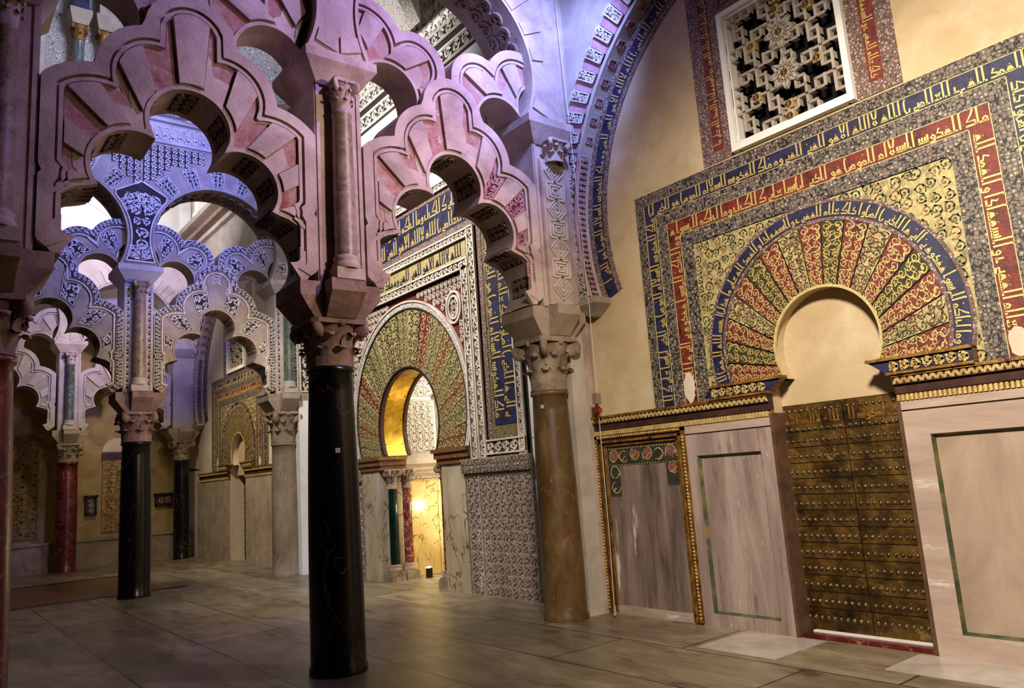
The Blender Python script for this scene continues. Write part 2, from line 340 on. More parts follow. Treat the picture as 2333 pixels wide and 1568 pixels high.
# ------------------------------------------------------------------ carved / inlaid vine scrolls
def spiral(cx, cy, r0, r1, a0, turns, n, w0, w1, asp=1):
    P = []; W = []
    for k in range(n+1):
        t = k/n; r = r0+(r1-r0)*t; a = a0+turns*2*pi*t
        P.append((cx+r*cos(a)*asp, cy+r*sin(a))); W.append(w0+(w1-w0)*t)
    return P, W
def leaf(x, y, a, l, w):
    P = []; W = []
    for k in range(5):
        t = k/4; P.append((x+cos(a+.5*t)*l*t, y+sin(a+.5*t)*l*t)); W.append(w*sin(pi*(.12+.86*t))+.004*l)
    return P, W
def vine(mb, M, U, V, cell, h=.01, wid=.10, m=0, n=14, sides=True, mirror=True, leaves=3, wild=0.):
    """fill a U x V metre patch with alternating spirals; M maps (u,v,d) to 3D"""
    nv = max(1, int(round(V/cell))); nu = max(1, int(round(U/(V/nv)))); cu = U/nu; cv = V/nv; c = min(cu, cv)
    for i in range(nu):
        for j in range(nv):
            s = 1 if (i+j) % 2 == 0 else -1
            x = (i+.5)*cu+wild*c*random.uniform(-1, 1); y = (j+.5)*cv+wild*c*random.uniform(-1, 1); a0 = -pi/2*s+random.uniform(-.3, .3)*(1+10*wild)
            mir = -1 if (mirror and j >= nv/2) else 1; gs = 1+wild*random.uniform(-1, 1.4)
            L_ = [spiral(x, y, c*.47*gs, c*.09, a0, (1.35-wild*random.random())*s*mir, n, c*wid, c*wid*.55, cu/c)]
            for q in range(leaves):
                aa = a0+s*(1.1+2.1*q); L_.append(leaf(x+c*.30*cos(aa), y+c*.30*sin(aa), aa+.9*s, c*.26, c*wid*1.0))
            L_.append(leaf(x-c*.05, y, a0+1, c*.16, c*wid*1.3))
            for P, W in L_:
                P = [(min(max(px, 0), U), min(max(py, 0), V)) for px, py in P] if not wild else P
                A = []; B = []; k_ = len(P)
                for k, (px, py) in enumerate(P):
                    p = P[max(0, k-1)]; q = P[min(k_-1, k+1)]; dx, dy = q[0]-p[0], q[1]-p[1]; l = sqrt(dx*dx+dy*dy) or 1
                    A.append((px-dy/l*W[k], py+dx/l*W[k])); B.append((px+dy/l*W[k], py-dx/l*W[k]))
                i0 = len(mb.v)
                for L2, d in ((A, h), (B, h))+(((A, 0), (B, 0)) if sides else ()): mb.v += [tuple(M(a, b, d)) for a, b in L2]
                for k in range(k_-1):
                    mb.face((i0+k, i0+k+1, i0+k_+k+1, i0+k_+k), m)
                    if sides:
                        mb.face((i0+k, i0+k+1, i0+2*k_+k+1, i0+2*k_+k), m); mb.face((i0+k_+k, i0+k_+k+1, i0+3*k_+k+1, i0+3*k_+k), m)

# ------------------------------------------------------------------ Kufic lettering
# each glyph: advance, list of strokes (polyline, half width) in a unit band, written right to left
S = .045
def seg(*p): return (list(p), S)
GL = {
 'a': (.20, [seg((.10,.12),(.10,.90)), ([(.10,.90),(.15,.98)], .05)]),
 'l': (.24, [seg((.09,.12),(.09,.96)), seg((.09,.16),(.24,.16))]),
 'b': (.26, [seg((.0,.16),(.26,.16)), seg((.06,.16),(.06,.46))]),
 's': (.50, [seg((.0,.16),(.50,.16)), seg((.06,.16),(.06,.44)), seg((.20,.16),(.20,.44)), seg((.34,.16),(.34,.44)), seg((.46,.16),(.46,.52))]),
 'm': (.30, [seg((.0,.16),(.30,.16)), seg((.08,.16),(.06,.30),(.15,.38),(.24,.30),(.22,.16))]),
 'h': (.40, [seg((.0,.16),(.40,.16)), seg((.06,.16),(.20,.52),(.34,.16)), seg((.20,.16),(.20,.50))]),
 'j': (.46, [seg((.46,.16),(.0,.16)), seg((.06,.16),(.34,.42),(.16,.46),(.10,.56))]),
 'r': (.24, [seg((.24,.16),(.10,.16),(.02,.04),(.12,.02))]),
 'n': (.32, [seg((.30,.30),(.30,.14),(.12,.08),(.05,.30),(.05,.72),(.12,.90))]),
 'y': (.44, [seg((.42,.42),(.42,.20),(.20,.20),(.20,.06),(.44,.03))]),
 'd': (.36, [seg((.34,.16),(.04,.16)), seg((.32,.16),(.34,.34),(.10,.40),(.20,.62))]),
 'k': (.46, [seg((.46,.16),(.02,.16)), seg((.44,.16),(.44,.36),(.08,.38),(.30,.70),(.40,.94))]),
 'w': (.30, [seg((.30,.28),(.20,.40),(.10,.30),(.20,.18),(.30,.26),(.26,.06),(.04,.03))]),
 'L': (.40, [seg((.08,.94),(.12,.60),(.32,.20),(.20,.14),(.10,.24),(.30,.58),(.34,.94))]),
 'e': (.34, [seg((.34,.16),(.0,.16)), seg((.26,.16),(.08,.46),(.30,.50),(.14,.18))]),
 ' ': (.10, []),
 '*': (.20, [([(.04,.72),(.16,.72)], .02), ([(.10,.66),(.10,.78)], .02)]),
}
TEXT = ['bsm allh alrhmn alrhym ', 'alhmd llh rb alealmyn ', 'allh Laalh aLhw alhy alqywm ', 'mlk alqdws alsLam almwmn ', 'hw aldy ansl elyk alktab ',
        'wma atakm alrswl fhdwh ', 'yaayha aldyn amnwa ', 'dlk ealm alghyb walshhada ', 'walhmd llh elyma hdana ']
def kufic(mb, M, length, height, k0=0, m=0, h=.004, scale=1.):
    """letters run from s=length down to 0 (right to left); M(s, v, d)"""
    s = length-height*.1; txt = ''.join(TEXT[(k0+i) % len(TEXT)] for i in range(9)); i = 0
    while True:
        ch = txt[i % len(txt)]; i += 1
        adv, st = GL.get(ch, GL['h' if ch in 'fqhg' else 'b'])
        adv *= height*scale
        if s-adv < height*.05: break
        for P, hw in st:
            pts = [(s-adv+adv*0+px*height*scale, py*height) for px, py in P]
            # short pieces so that letters bend with the band
            A = []; B = []; n = len(pts)
            for k, (x, y) in enumerate(pts):
                p = pts[max(0, k-1)]; q = pts[min(n-1, k+1)]; dx, dy = q[0]-p[0], q[1]-p[1]; l = sqrt(dx*dx+dy*dy) or 1; w_ = hw*height
                A.append((x-dy/l*w_, y+dx/l*w_)); B.append((x+dy/l*w_, y-dx/l*w_))
            mb.band(lambda a, b, d: M(a, b, d), A, B, 0, h, m, back=False)
        if ch in 'mrdy' and i % 3 == 0:
            x = s-adv*.6; y = height*(.72 if i % 2 else .64); q = height*.07
            i0 = len(mb.v)
            for k in range(8):
                rr = q if k % 2 == 0 else q*.35; mb.v.append(tuple(M(x+rr*cos(k*pi/4), y+rr*sin(k*pi/4), h)))
            mb.face(range(i0, i0+8), m)
        s -= adv+height*.015

# ------------------------------------------------------------------ interlaced arch screens
ZS = 3.45
LO = (0, .6); LI = [(.71,.25,.33),(-.71,.25,.33),(.43,.78,.32),(-.43,.78,.32),(0,1.24,.33)]
LE = [(.80,.62,.27),(-.80,.62,.27),(.83,.35,.37),(-.83,.35,.37),(.68,1.04,.56),(-.68,1.04,.56),(.27,1.58,.47),(-.27,1.58,.47),(0,2.05,.38)]
MO = (0, 1.9); MI = [(.62,2.11,.33),(-.62,2.11,.33),(0,2.40,.35)]
ME = [(.93,2.5,.38),(-.93,2.5,.38),(.33,2.62,.48),(-.33,2.62,.48),(1.1,2.15,.28),(-1.1,2.15,.28)]
def sample(O, circ, a0, a1, t0, t1, n, dl, xl, zmin):
    return [ray_union(O, a0+(a1-a0)*(t0+(t1-t0)*k/n), circ, dl, xl, zmin) for k in range(n+1)]
SPEC = {'lower': dict(O=LO, I=LI, E=LE, ai=(-.573, pi+.573), ao=(-.50, pi+.50), xi=None, xo=1.10, z=0., n=21, d=.25),
        'mid': dict(O=MO, I=MI, E=ME, ai=(.126, pi-.126), ao=(.126, pi-.126), xi=None, xo=None, z=None, n=13, d=.20)}
STY = {'pink': (M_PINK, M_PINK, M_BRICK), 'carved': (M_SAND, M_CARVE, M_SAND), 'pale': (M_PALE, M_PALE, M_SAND), 'violet': (M_PALE, M_CARVE, M_PALE)}
def lobed_arch(kind, X0, Yc, style, name, label, cat, group, t0=0., t1=1., carve=True, decor=0.):
    sp = SPEC[kind]; F = lambda a, b, d: (X0+d, Yc+a, ZS+b)
    root = thing(name, label, cat, (X0, Yc, ZS), group)
    ms = STY[style]; D = sp['d']
    I = lambda s0, s1, n, dl: sample(sp['O'], sp['I'], sp['ai'][0], sp['ai'][1], s0, s1, n, -dl, None, sp['z'])
    Eo = lambda s0, s1, n, dl: sample(sp['O'], sp['E'], sp['ao'][0], sp['ao'][1], s0, s1, n, dl, (sp['xo']-dl if sp['xo'] else None), sp['z'])
    n = int(150*(t1-t0))
    mb = MB(); mb.band(F, I(t0,t1,n,0), Eo(t0,t1,n,0), -D, D, 0)
    # plaster margin round the lobes
    mb.band(F, I(t0,t1,n,0), I(t0,t1,n,.035), D, D+.018, 0, back=False)
    mb.build('arch_body', [ms[0]], root)
    mb = MB(); mb.band(F, Eo(t0,t1,n,.105), Eo(t0,t1,n,0), D, D+.05, 0, back=False)
    mb.band(F, Eo(t0,t1,n,.155), Eo(t0,t1,n,.125), D, D+.035, 0, back=False)
    if style in ('carved', 'violet') and carve:      # rope twist and leaves on the moulding
        Ea, Eb = Eo(t0,t1,160,.10), Eo(t0,t1,160,.012); LL = L_len(Ea, Eb); LL = (sum(sqrt((p[0]-q[0])**2+(p[1]-q[1])**2) for p, q in zip(Eb[:-1], Eb[1:])), .08)
        mb.band(F, Ea, Eb, D+.05, D+.053, 1, back=False)
        def Mv(u, v, d):
            k = min(max(u/LL[0]*160, 0), 159.999); j = int(k); f = k-j; r = lerp2(lerp2(Ea[j], Ea[j+1], f), lerp2(Eb[j], Eb[j+1], f), v/LL[1]); return F(r[0], r[1], D+.053+d)
        vine(mb, Mv, LL[0], LL[1], .08, h=.012, wid=.14, m=0, n=8, leaves=2)
        Ea = Eo(t0,t1,220,.140)
        for k in range(0, 219, 2): mb.ring(F, [Ea[k], Ea[k+1]], .012, D+.035, D+.045, 0)
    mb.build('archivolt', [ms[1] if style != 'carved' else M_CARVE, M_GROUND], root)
    N = sp['n'] if style != 'carved' else (17 if kind == 'lower' else 11)
    for i in range(N):
        s0 = (i+.0)/N; s1 = (i+1.)/N
        if s1 <= t0+1e-6 or s0 >= t1-1e-6: continue
        s0 = max(s0, t0); s1 = min(s1, t1); raised = (i % 2 == 0)
        g = .0012
        if style in ('pink', 'pale') and not (s1 <= decor and not raised):
            A = I(s0+g, s1-g, 7, .05 if raised else .036); B = Eo(s0+g, s1-g, 7, .165)
            mb = MB(); mb.band(F, A, B, D-.01, D+(.040 if raised else .006), 0, back=False)
            if not raised and i % 4 == 1:
                mid = [lerp2(A[k], B[k], .58) for k in range(8)]
                mb.band(F, A, mid, D, D+.010, 1, back=False)
            mb.build('voussoir', [ms[1] if raised else ms[2], M_PINK if style == 'pink' else M_SAND], root)
        else:
            if raised and style not in ('pink',):     # smooth stone
                mb = MB(); mb.band(F, I(s0+g, s1-g, 7, .036), Eo(s0+g, s1-g, 7, .165), D-.01, D+.012, 0, back=False)
                mb.build('voussoir', [ms[2]], root)
            else:                                     # carved with vines on a dark ground
                A = I(s0+.003, s1-.003, 7, .06); B = Eo(s0+.003, s1-.003, 7, .18)
                mb = MB(); mb.band(F, A, B, D-.01, D+.006, 1, back=False)
                if carve:
                    def M(u, v, d, A=A, B=B, L=L_len(A, B)):
                        k = min(max(u/L[0]*7, 0), 6.999); j = int(k); f = k-j
                        p = lerp2(A[j], A[j+1], f); q = lerp2(B[j], B[j+1], f); r = lerp2(p, q, v/L[1]); return F(r[0], r[1], D+.006+d)
                    W_, H_ = L_len(A, B); vine(mb, M, W_, H_, max(.055, W_/2.0), h=.016, wid=.13, m=0, n=9, leaves=2)
                for P in (A, B): mb.ring(F, P, .007, D, D+.022, 0)
                mb.ring(F, [A[0], B[0]], .007, D, D+.022, 0); mb.ring(F, [A[-1], B[-1]], .007, D, D+.022, 0)
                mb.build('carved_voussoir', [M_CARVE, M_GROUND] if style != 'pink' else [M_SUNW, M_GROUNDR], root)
    # carved panels on the underside of each lobe
    if carve:
        cs = [.06,.13,.22,.30,.41,.5,.59,.70,.78,.87,.94] if kind == 'lower' else []
        for c in cs:
            if not t0 <= c <= t1: continue
            P = I(c-.022, c+.022, 6, 0); O = sp['O']
            def M(u, v, d, P=P, O=O):
                k = min(max(v/.2*6, 0), 5.999); j = int(k); p = lerp2(P[j], P[j+1], k-j)
                l = sqrt((p[0]-O[0])**2+(p[1]-O[1])**2) or 1
                return F(p[0]-(p[0]-O[0])/l*d, p[1]-(p[1]-O[1])/l*d, -.17+u)
            mb = MB(); rows = [[M(u, v, .004) for u in (0, .36)] for v in [.2*k/6 for k in range(7)]]
            mb.grid(rows, 1, False); vine(mb, M, .36, .2, .1, h=.016, wid=.12, m=0, n=9, leaves=2)
            mb.build('soffit_panel', [M_DSTONE, M_GROUND], root, recalc=False)
    return root
def L_len(A, B):
    m = len(A)//2; d = lambda p, q: sqrt((p[0]-q[0])**2+(p[1]-q[1])**2)
    return ((d(A[0], A[-1])+d(B[0], B[-1]))/2, d(A[m], B[m]))

ZT = 5.70; TD = .34
def top_arch(X0, Yc, style, label, group, carve=False, y0=-1.35, y1=1.35, ztop=8.1):
    F = lambda a, b, d: (X0+d, Yc+a, b); C = (0, 6.22); R = 1.13; a0 = -asin((6.22-ZT)/R); N = 96
    root = thing('horseshoe_arch', label, 'arch', (X0, Yc, ZT), group); ms = STY[style]
    angs = [a0+(pi-2*a0)*k/N for k in range(N+1)]
    for cx, cz in ((y0, ztop), (y1, ztop)): angs.append(atan2(cz-C[1], cx))
    angs.sort()
    def out(a):
        p = rect_ray(C, a, y0, y1, ZT, ztop)
        return p
    A = [(C[0]+R*cos(a), C[1]+R*sin(a)) for a in angs]; B = [out(a) for a in angs]
    mb = MB(); mb.band(F, A, B, -TD, TD, 0); mb.build('arch_wall', [ms[0]], root)
    nv = 23 if style == 'carved' else 31; da = (pi-2*a0)/nv
    for i in range(nv):
        s0 = a0+i*da; s1 = s0+da; mid = (s0+s1)/2
        def rr(a): return min(1.62, (y1-.02)/max(abs(cos(a)), 1e-3) if True else 9)
        if rr(mid) < R+.22: continue
        aa = [s0+.004+(da-.008)*k/4 for k in range(5)]
        carvd = i % 2 == 1 and style in ('carved', 'violet')
        if i % 2 == 0 and style in ('carved', 'violet'): continue
        hh = .02 if i % 2 else .035
        if style == 'pink' and i % 2 == 0: continue
        I_ = [(C[0]+(R+.05)*cos(a), C[1]+(R+.05)*sin(a)) for a in aa]; O_ = [(C[0]+min(rr(a), 1.55)*cos(a), C[1]+min(rr(a), 1.55)*sin(a)) for a in aa]
        mb = MB(); mb.band(F, I_, O_, TD-.01, TD+(.006 if carvd else hh), 1 if carvd else 0, back=False)
        if carvd and carve:
            def M(u, v, d, A=I_, B=O_, L=L_len(I_, O_)):
                k = min(max(u/L[0]*4, 0), 3.999); j = int(k); f = k-j
                r = lerp2(lerp2(A[j], A[j+1], f), lerp2(B[j], B[j+1], f), v/L[1]); return F(r[0], r[1], TD+.006+d)
            W_, H_ = L_len(I_, O_); vine(mb, M, W_, H_, .075, h=.014, wid=.13, n=9, leaves=2)
            for P in (I_, O_, [I_[0], O_[0]], [I_[-1], O_[-1]]): mb.ring(F, P, .007, TD, TD+.02, 0)
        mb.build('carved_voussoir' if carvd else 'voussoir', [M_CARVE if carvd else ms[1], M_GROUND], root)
    # lip round the opening
    mb = MB(); L1 = [(C[0]+R*cos(a), C[1]+R*sin(a)) for a in angs]; L2 = [(C[0]+(R+.035)*cos(a), C[1]+(R+.035)*sin(a)) for a in angs]
    mb.band(F, L1, L2, TD, TD+.02, 0, back=False); mb.build('lip_moulding', [ms[0]], root)
    if style in ('carved', 'violet'):                      # carved spandrels: vines above the voussoirs
        for sgn in (-1, 1):
            x0, x1 = (y0+.02, -.25) if sgn < 0 else (.25, y1-.02)
            mb = MB()
            nu = 9; nv_ = 14; cu = (x1-x0)/nu; z0 = 6.4; cv = (ztop-.05-z0)/nv_
            for i in range(nu):
                for j in range(nv_):
                    x = x0+(i+.5)*cu; z = z0+(j+.5)*cv
                    if sqrt(x*x+(z-6.22)**2) < 1.63: continue
                    M = lambda u, v, d, x=x, z=z: F(x-cu/2+u, z-cv/2+v, TD+d)
                    vine(mb, M, cu, cv, 9, h=.015, wid=.10, n=11)
                    mb.poly([F(x-cu/2, z-cv/2, TD+.002), F(x+cu/2, z-cv/2, TD+.002), F(x+cu/2, z+cv/2, TD+.002), F(x-cu/2, z+cv/2, TD+.002)], 1)
            if mb.v: mb.build('carved_spandrel', [M_CARVE, M_GROUND], root, recalc=False)
    # a spray of leaves carved across the underside
    if carve:
        mb = MB()
        def M(u, v, d):
            a = .10+v/R; return F((R-d)*cos(a), C[1]+(R-d)*sin(a), -.22+u)
        vine(mb, M, .44, 2.9*R, .21, h=.035, wid=.085, n=16, leaves=5, wild=.1)
        mb.build('soffit_carving', [M_DSTONE], root, recalc=False)
    return root

# ------------------------------------------------------------------ capitals, columns, pillars
def capital(mb, c, z0, z1, r0, r1, m=0, nl=8):
    H = z1-z0; x, y = c
    mb.lathe([(r0*1.06, z0), (r0*1.14, z0+.02*H), (r0*1.06, z0+.05*H), (r0*.98, z0+.1*H), (r0*1.02, z0+.5*H), (r1*.86, z0+.85*H), (r1*.9, z0+.88*H)], c, 24, m)
    for row, (hh, off, rb) in enumerate(((.42, 0, 1.04), (.72, .5, 1.10))):
        for k in range(nl):
            a = 2*pi*(k+off)/nl; t = Vector((-sin(a), cos(a), 0)); n = Vector((cos(a), sin(a), 0)); o = Vector((x, y, 0)); rows = []
            wdt = r0*.40
            prof = [(rb*r0, .05, 1), (rb*r0*1.03, hh*.45, 1.05), (rb*r0*1.12, hh*.8, .95), (rb*r0*1.32, hh*.98, .75), (rb*r0*1.48, hh*.97, .55), (rb*r0*1.52, hh*.88, .35)]
            for r_, h_, w_ in prof:
                rows.append([o+n*(r_-.12*r0*abs(q))+t*(q*wdt*w_)+Vector((0, 0, z0+h_*H)) for q in (-1, -.5, 0, .5, 1)])
            for r_, h_, w_ in reversed(prof):
                rows.append([o+n*(r_-.12*r0*abs(q)-.045*r0*3)+t*(q*wdt*w_*.9)+Vector((0, 0, z0+h_*H-.01)) for q in (-1, -.5, 0, .5, 1)])
            mb.grid(rows, m, True)
    for k in range(4):                                     # corner volutes
        a = pi/4+k*pi/2; n = Vector((cos(a), sin(a), 0)); t = Vector((-sin(a), cos(a), 0)); cc = Vector((x, y, z0+.80*H))+n*r1*1.02
        rv = .13*H+.02; wv = r0*.22
        for s_ in (-1, 1):
            pass
        rows = [[cc+n*rr*cos(2*pi*j/14)+Vector((0,0,rr*sin(2*pi*j/14)))+t*q for j in range(14)] for q, rr in ((-wv, 0), (-wv, rv*.55), (-wv*.8, rv*.95), (0, rv*1.05), (wv*.8, rv*.95), (wv, rv*.55), (wv, 0))]
        mb.grid(rows, m, True, True)
        # arm from bell to volute
        p0 = Vector((x, y, z0+.50*H))+n*r0*1.0; p1 = Vector((x, y, z0+.74*H))+n*r1*.80; p2 = cc+Vector((0,0,rv*.6))
        mb.tube([p0, p1, p2], r0*.17, 6, m)
    for k in range(4):                                     # little boss on each face
        a = k*pi/2; n = Vector((cos(a), sin(a), 0)); cc = Vector((x, y, z0+.90*H))+n*r1*.86
        mb.lathe([(0, cc.z-.07*H), (r0*.16, cc.z-.04*H), (r0*.2, cc.z), (r0*.14, cc.z+.05*H), (0, cc.z+.07*H)], (cc.x, cc.y), 8, m)
    # abacus with hollowed sides
    pts = []
    for k in range(4):
        a = pi/4+k*pi/2
        for f in (-.10, .10): pts.append((x+r1*1.22*cos(a+f), y+r1*1.22*sin(a+f)))
        b = a+pi/4; pts.append((x+r1*.92*cos(b), y+r1*.92*sin(b)))
    for za, zb in ((z0+.90*H, z1),):
        i = len(mb.v); n_ = len(pts); mb.v += [(p[0], p[1], za) for p in pts]+[(p[0], p[1], zb) for p in pts]
        for k in range(n_): mb.face((i+k, i+(k+1) % n_, i+n_+(k+1) % n_, i+n_+k), m)
        mb.face(range(i, i+n_), m); mb.face(range(i+n_, i+2*n_), m)
def frustum(mb, x, y, z0, z1, hx0, hy0, hx1, hy1, m=0, slab=0.):
    zz = z1-slab
    b = [(x-hx0, y-hy0, z0), (x+hx0, y-hy0, z0), (x+hx0, y+hy0, z0), (x-hx0, y+hy0, z0)]
    t = [(x-hx1, y-hy1, zz), (x+hx1, y-hy1, zz), (x+hx1, y+hy1, zz), (x-hx1, y+hy1, zz)]
    mb.hexa(b, t, m)
    if slab: mb.box(x-hx1, x+hx1, y-hy1, y+hy1, zz, z1, m)
def column(name, label, X, Y, mshaft, mcap, zn, rb, rtp, group=None, mimp=None, px=.33, py=.40, base=0.0):
    root = thing(name, label, 'column', (X, Y, 0), group)
    mb = MB(); r = lambda t: rb+(rtp-rb)*t+.012*sin(pi*t)
    prof = [(rb+.012, base), (rb+.014, base+.05), (rb, base+.075)]+[(r(k/14), base+.075+(zn-.13-base)*k/14) for k in range(1, 14)]
    prof += [(rtp, zn-.05), (rtp+.018, zn-.045), (rtp+.024, zn-.025), (rtp+.018, zn-.005), (rtp+.004, zn)]
    mb.lathe(prof, (X, Y), 40); mb.disc((X, Y), rb, base); mb.disc((X, Y), rtp, zn, 40)
    mb.build('shaft', mshaft, root)
    mb = MB(); capital(mb, (X, Y), zn, 3.12, rtp*.98, .30); mb.build('capital', mcap, root)
    mb = MB(); frustum(mb, X, Y, 3.11, ZS, .235, .235, px*.88, py, 0, .13)
    frustum(mb, X, Y, 3.13, ZS+.005, .27, .15, px+.12, .17, 0, .11)
    mb.build('impost', mimp or mcap, root)
    return root
def pillar(label, X, Y, mst, y0=-.24, y1=.24, colonnette=None, clabel='', group=None, cgroup=None, top=True, carved=False):
    root = thing('stone_pillar', label, 'pillar', (X, Y, ZS), group)
    mb = MB(); mb.box(X-.28, X+.28, Y+y0, Y+y1, ZS, 5.46, 0)
    for yy in (y0+.03, y1-.03): mb.box(X+.28, X+.292, Y+yy-.016, Y+yy+.016, ZS, 5.40, 0)
    mb.build('pillar_body', mst, root)
    if carved:
        for yy in (-.19, .19):
            mb = MB(); M = lambda u, v, d, yy=yy: (X+.281+d, Y+yy-.035+u, ZS+.05+v)
            z = ZS+.06
            while z < 5.3:
                mb.poly([(X+.284, Y+yy-.033, z), (X+.284, Y+yy+.033, z), (X+.284, Y+yy+(.033 if int((z-ZS)/.06) % 2 else -.033), z+.055)], 0); z += .06
            mb.build('zigzag_strip', [M_GROUND], root, recalc=False)
    if top:
        mb = MB(); frustum(mb, X, Y+(y0+y1)/2, 5.40, ZT, .30, (y1-y0)/2-.02, .42, (y1-y0)/2+.13, 0, .09)
        mb.build('upper_impost', mst, root)
    if colonnette:
        cx, cy = X+.36, Y+(0 if y1 < .3 else 0)
        r = thing('colonnette', clabel, 'small column', (cx, cy, ZS), cgroup)
        mb = MB(); mb.box(cx-.12, cx+.10, cy-.14, cy+.14, ZS+.005, ZS+.11); mb.build('plinth', mst, r)
        mb = MB(); mb.lathe([(.125, ZS+.11), (.135, ZS+.14), (.118, ZS+.17), (.112, ZS+.19), (.122, ZS+.215), (.104, ZS+.235)], (cx, cy), 24); mb.build('base', mst, r)
        mb = MB(); mb.lathe([(.104, ZS+.23), (.103, 4.2), (.092, 5.06), (.100, 5.07), (.100, 5.09), (.092, 5.10)], (cx, cy), 24); mb.build('shaft', colonnette, r)
        mb = MB(); capital(mb, (cx, cy), 5.09, 5.42, .082, .125); mb.build('capital', M_CAPL if carved else M_PINK, r)
    return root

# ------------------------------------------------------------------ the shell
mb = MB(); mb.box(-17, 12, -14, 3.6, -.2, 0); struct(mb.build('floor', M_FLOOR))
mb = MB(); mb.box(-17, -8.3, -14, 3.6, 12.4, 12.6); struct(mb.build('ceiling', M_WHITE))
mb = MB(); mb.box(-8.3, .4, -14, 3.6, 12.4, 12.6); struct(mb.build('ceiling', M_WHITE))
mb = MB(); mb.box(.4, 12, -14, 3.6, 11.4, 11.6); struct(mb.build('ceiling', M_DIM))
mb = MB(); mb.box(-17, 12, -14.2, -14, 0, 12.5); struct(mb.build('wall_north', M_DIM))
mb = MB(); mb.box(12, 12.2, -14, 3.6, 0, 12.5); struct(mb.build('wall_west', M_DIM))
mb = MB(); mb.box(-16.9, -16.4, -14, .4, 0, 12.5); struct(mb.build('wall_east', M_OCHRE))
WF = lambda a, b, d: (a, -d, b)              # wall plane, d towards the room

def wall_with_openings(c, xa, xb, name, m, door_hw=.585, oc=2.57, orad=.50, win=True, ztop=12.4, zimp=2.30):
    mb = MB()
    mb.box(xa, c-door_hw, 0, .4, 0, zimp); mb.box(c+door_hw, xb, 0, .4, 0, zimp)
    a0 = -asin((oc-zimp)/orad); z1 = 4.59; N = 72
    an = [a0+(pi-2*a0)*k/N for k in range(N+1)]+[atan2(z1-oc, xb-c), atan2(z1-oc, xa-c)]; an.sort()
    # corners at the bottom line are kept horizontal
    A = [(c+orad*cos(a), oc+orad*sin(a)) for a in an]
    B = [rect_ray((c, oc), a, xa, xb, zimp, z1) for a in an]
    A = [A[0]]+A+[A[-1]]; B = [(xb, zimp)]+B+[(xa, zimp)]
    B[1] = rect_ray((c, oc), an[0]+.0, xa, xb, zimp, z1); 
    # extra corner points so that the outline follows the rectangle exactly
    mb.band(WF, A, B, -.4, 0, 0)
    if win:
        mb.box(xa, c-.62, 0, .4, z1, 6.10); mb.box(c+.62, xb, 0, .4, z1, 6.10); mb.box(xa, xb, 0, .4, 6.10, ztop)
    else: mb.box(xa, xb, 0, .4, z1, ztop)
    return struct(mb.build(name, m))
wall_with_openings(3.09, .0, 6.9, 'wall_south', M_PLAST)
wall_with_openings(-12.25, -16.5, -8.0, 'wall_south', M_PLASTL)
wall_with_openings(-4.12, -8.0, .0, 'wall_south', M_WHITE, .985, 2.5, .93, False, zimp=2.05)

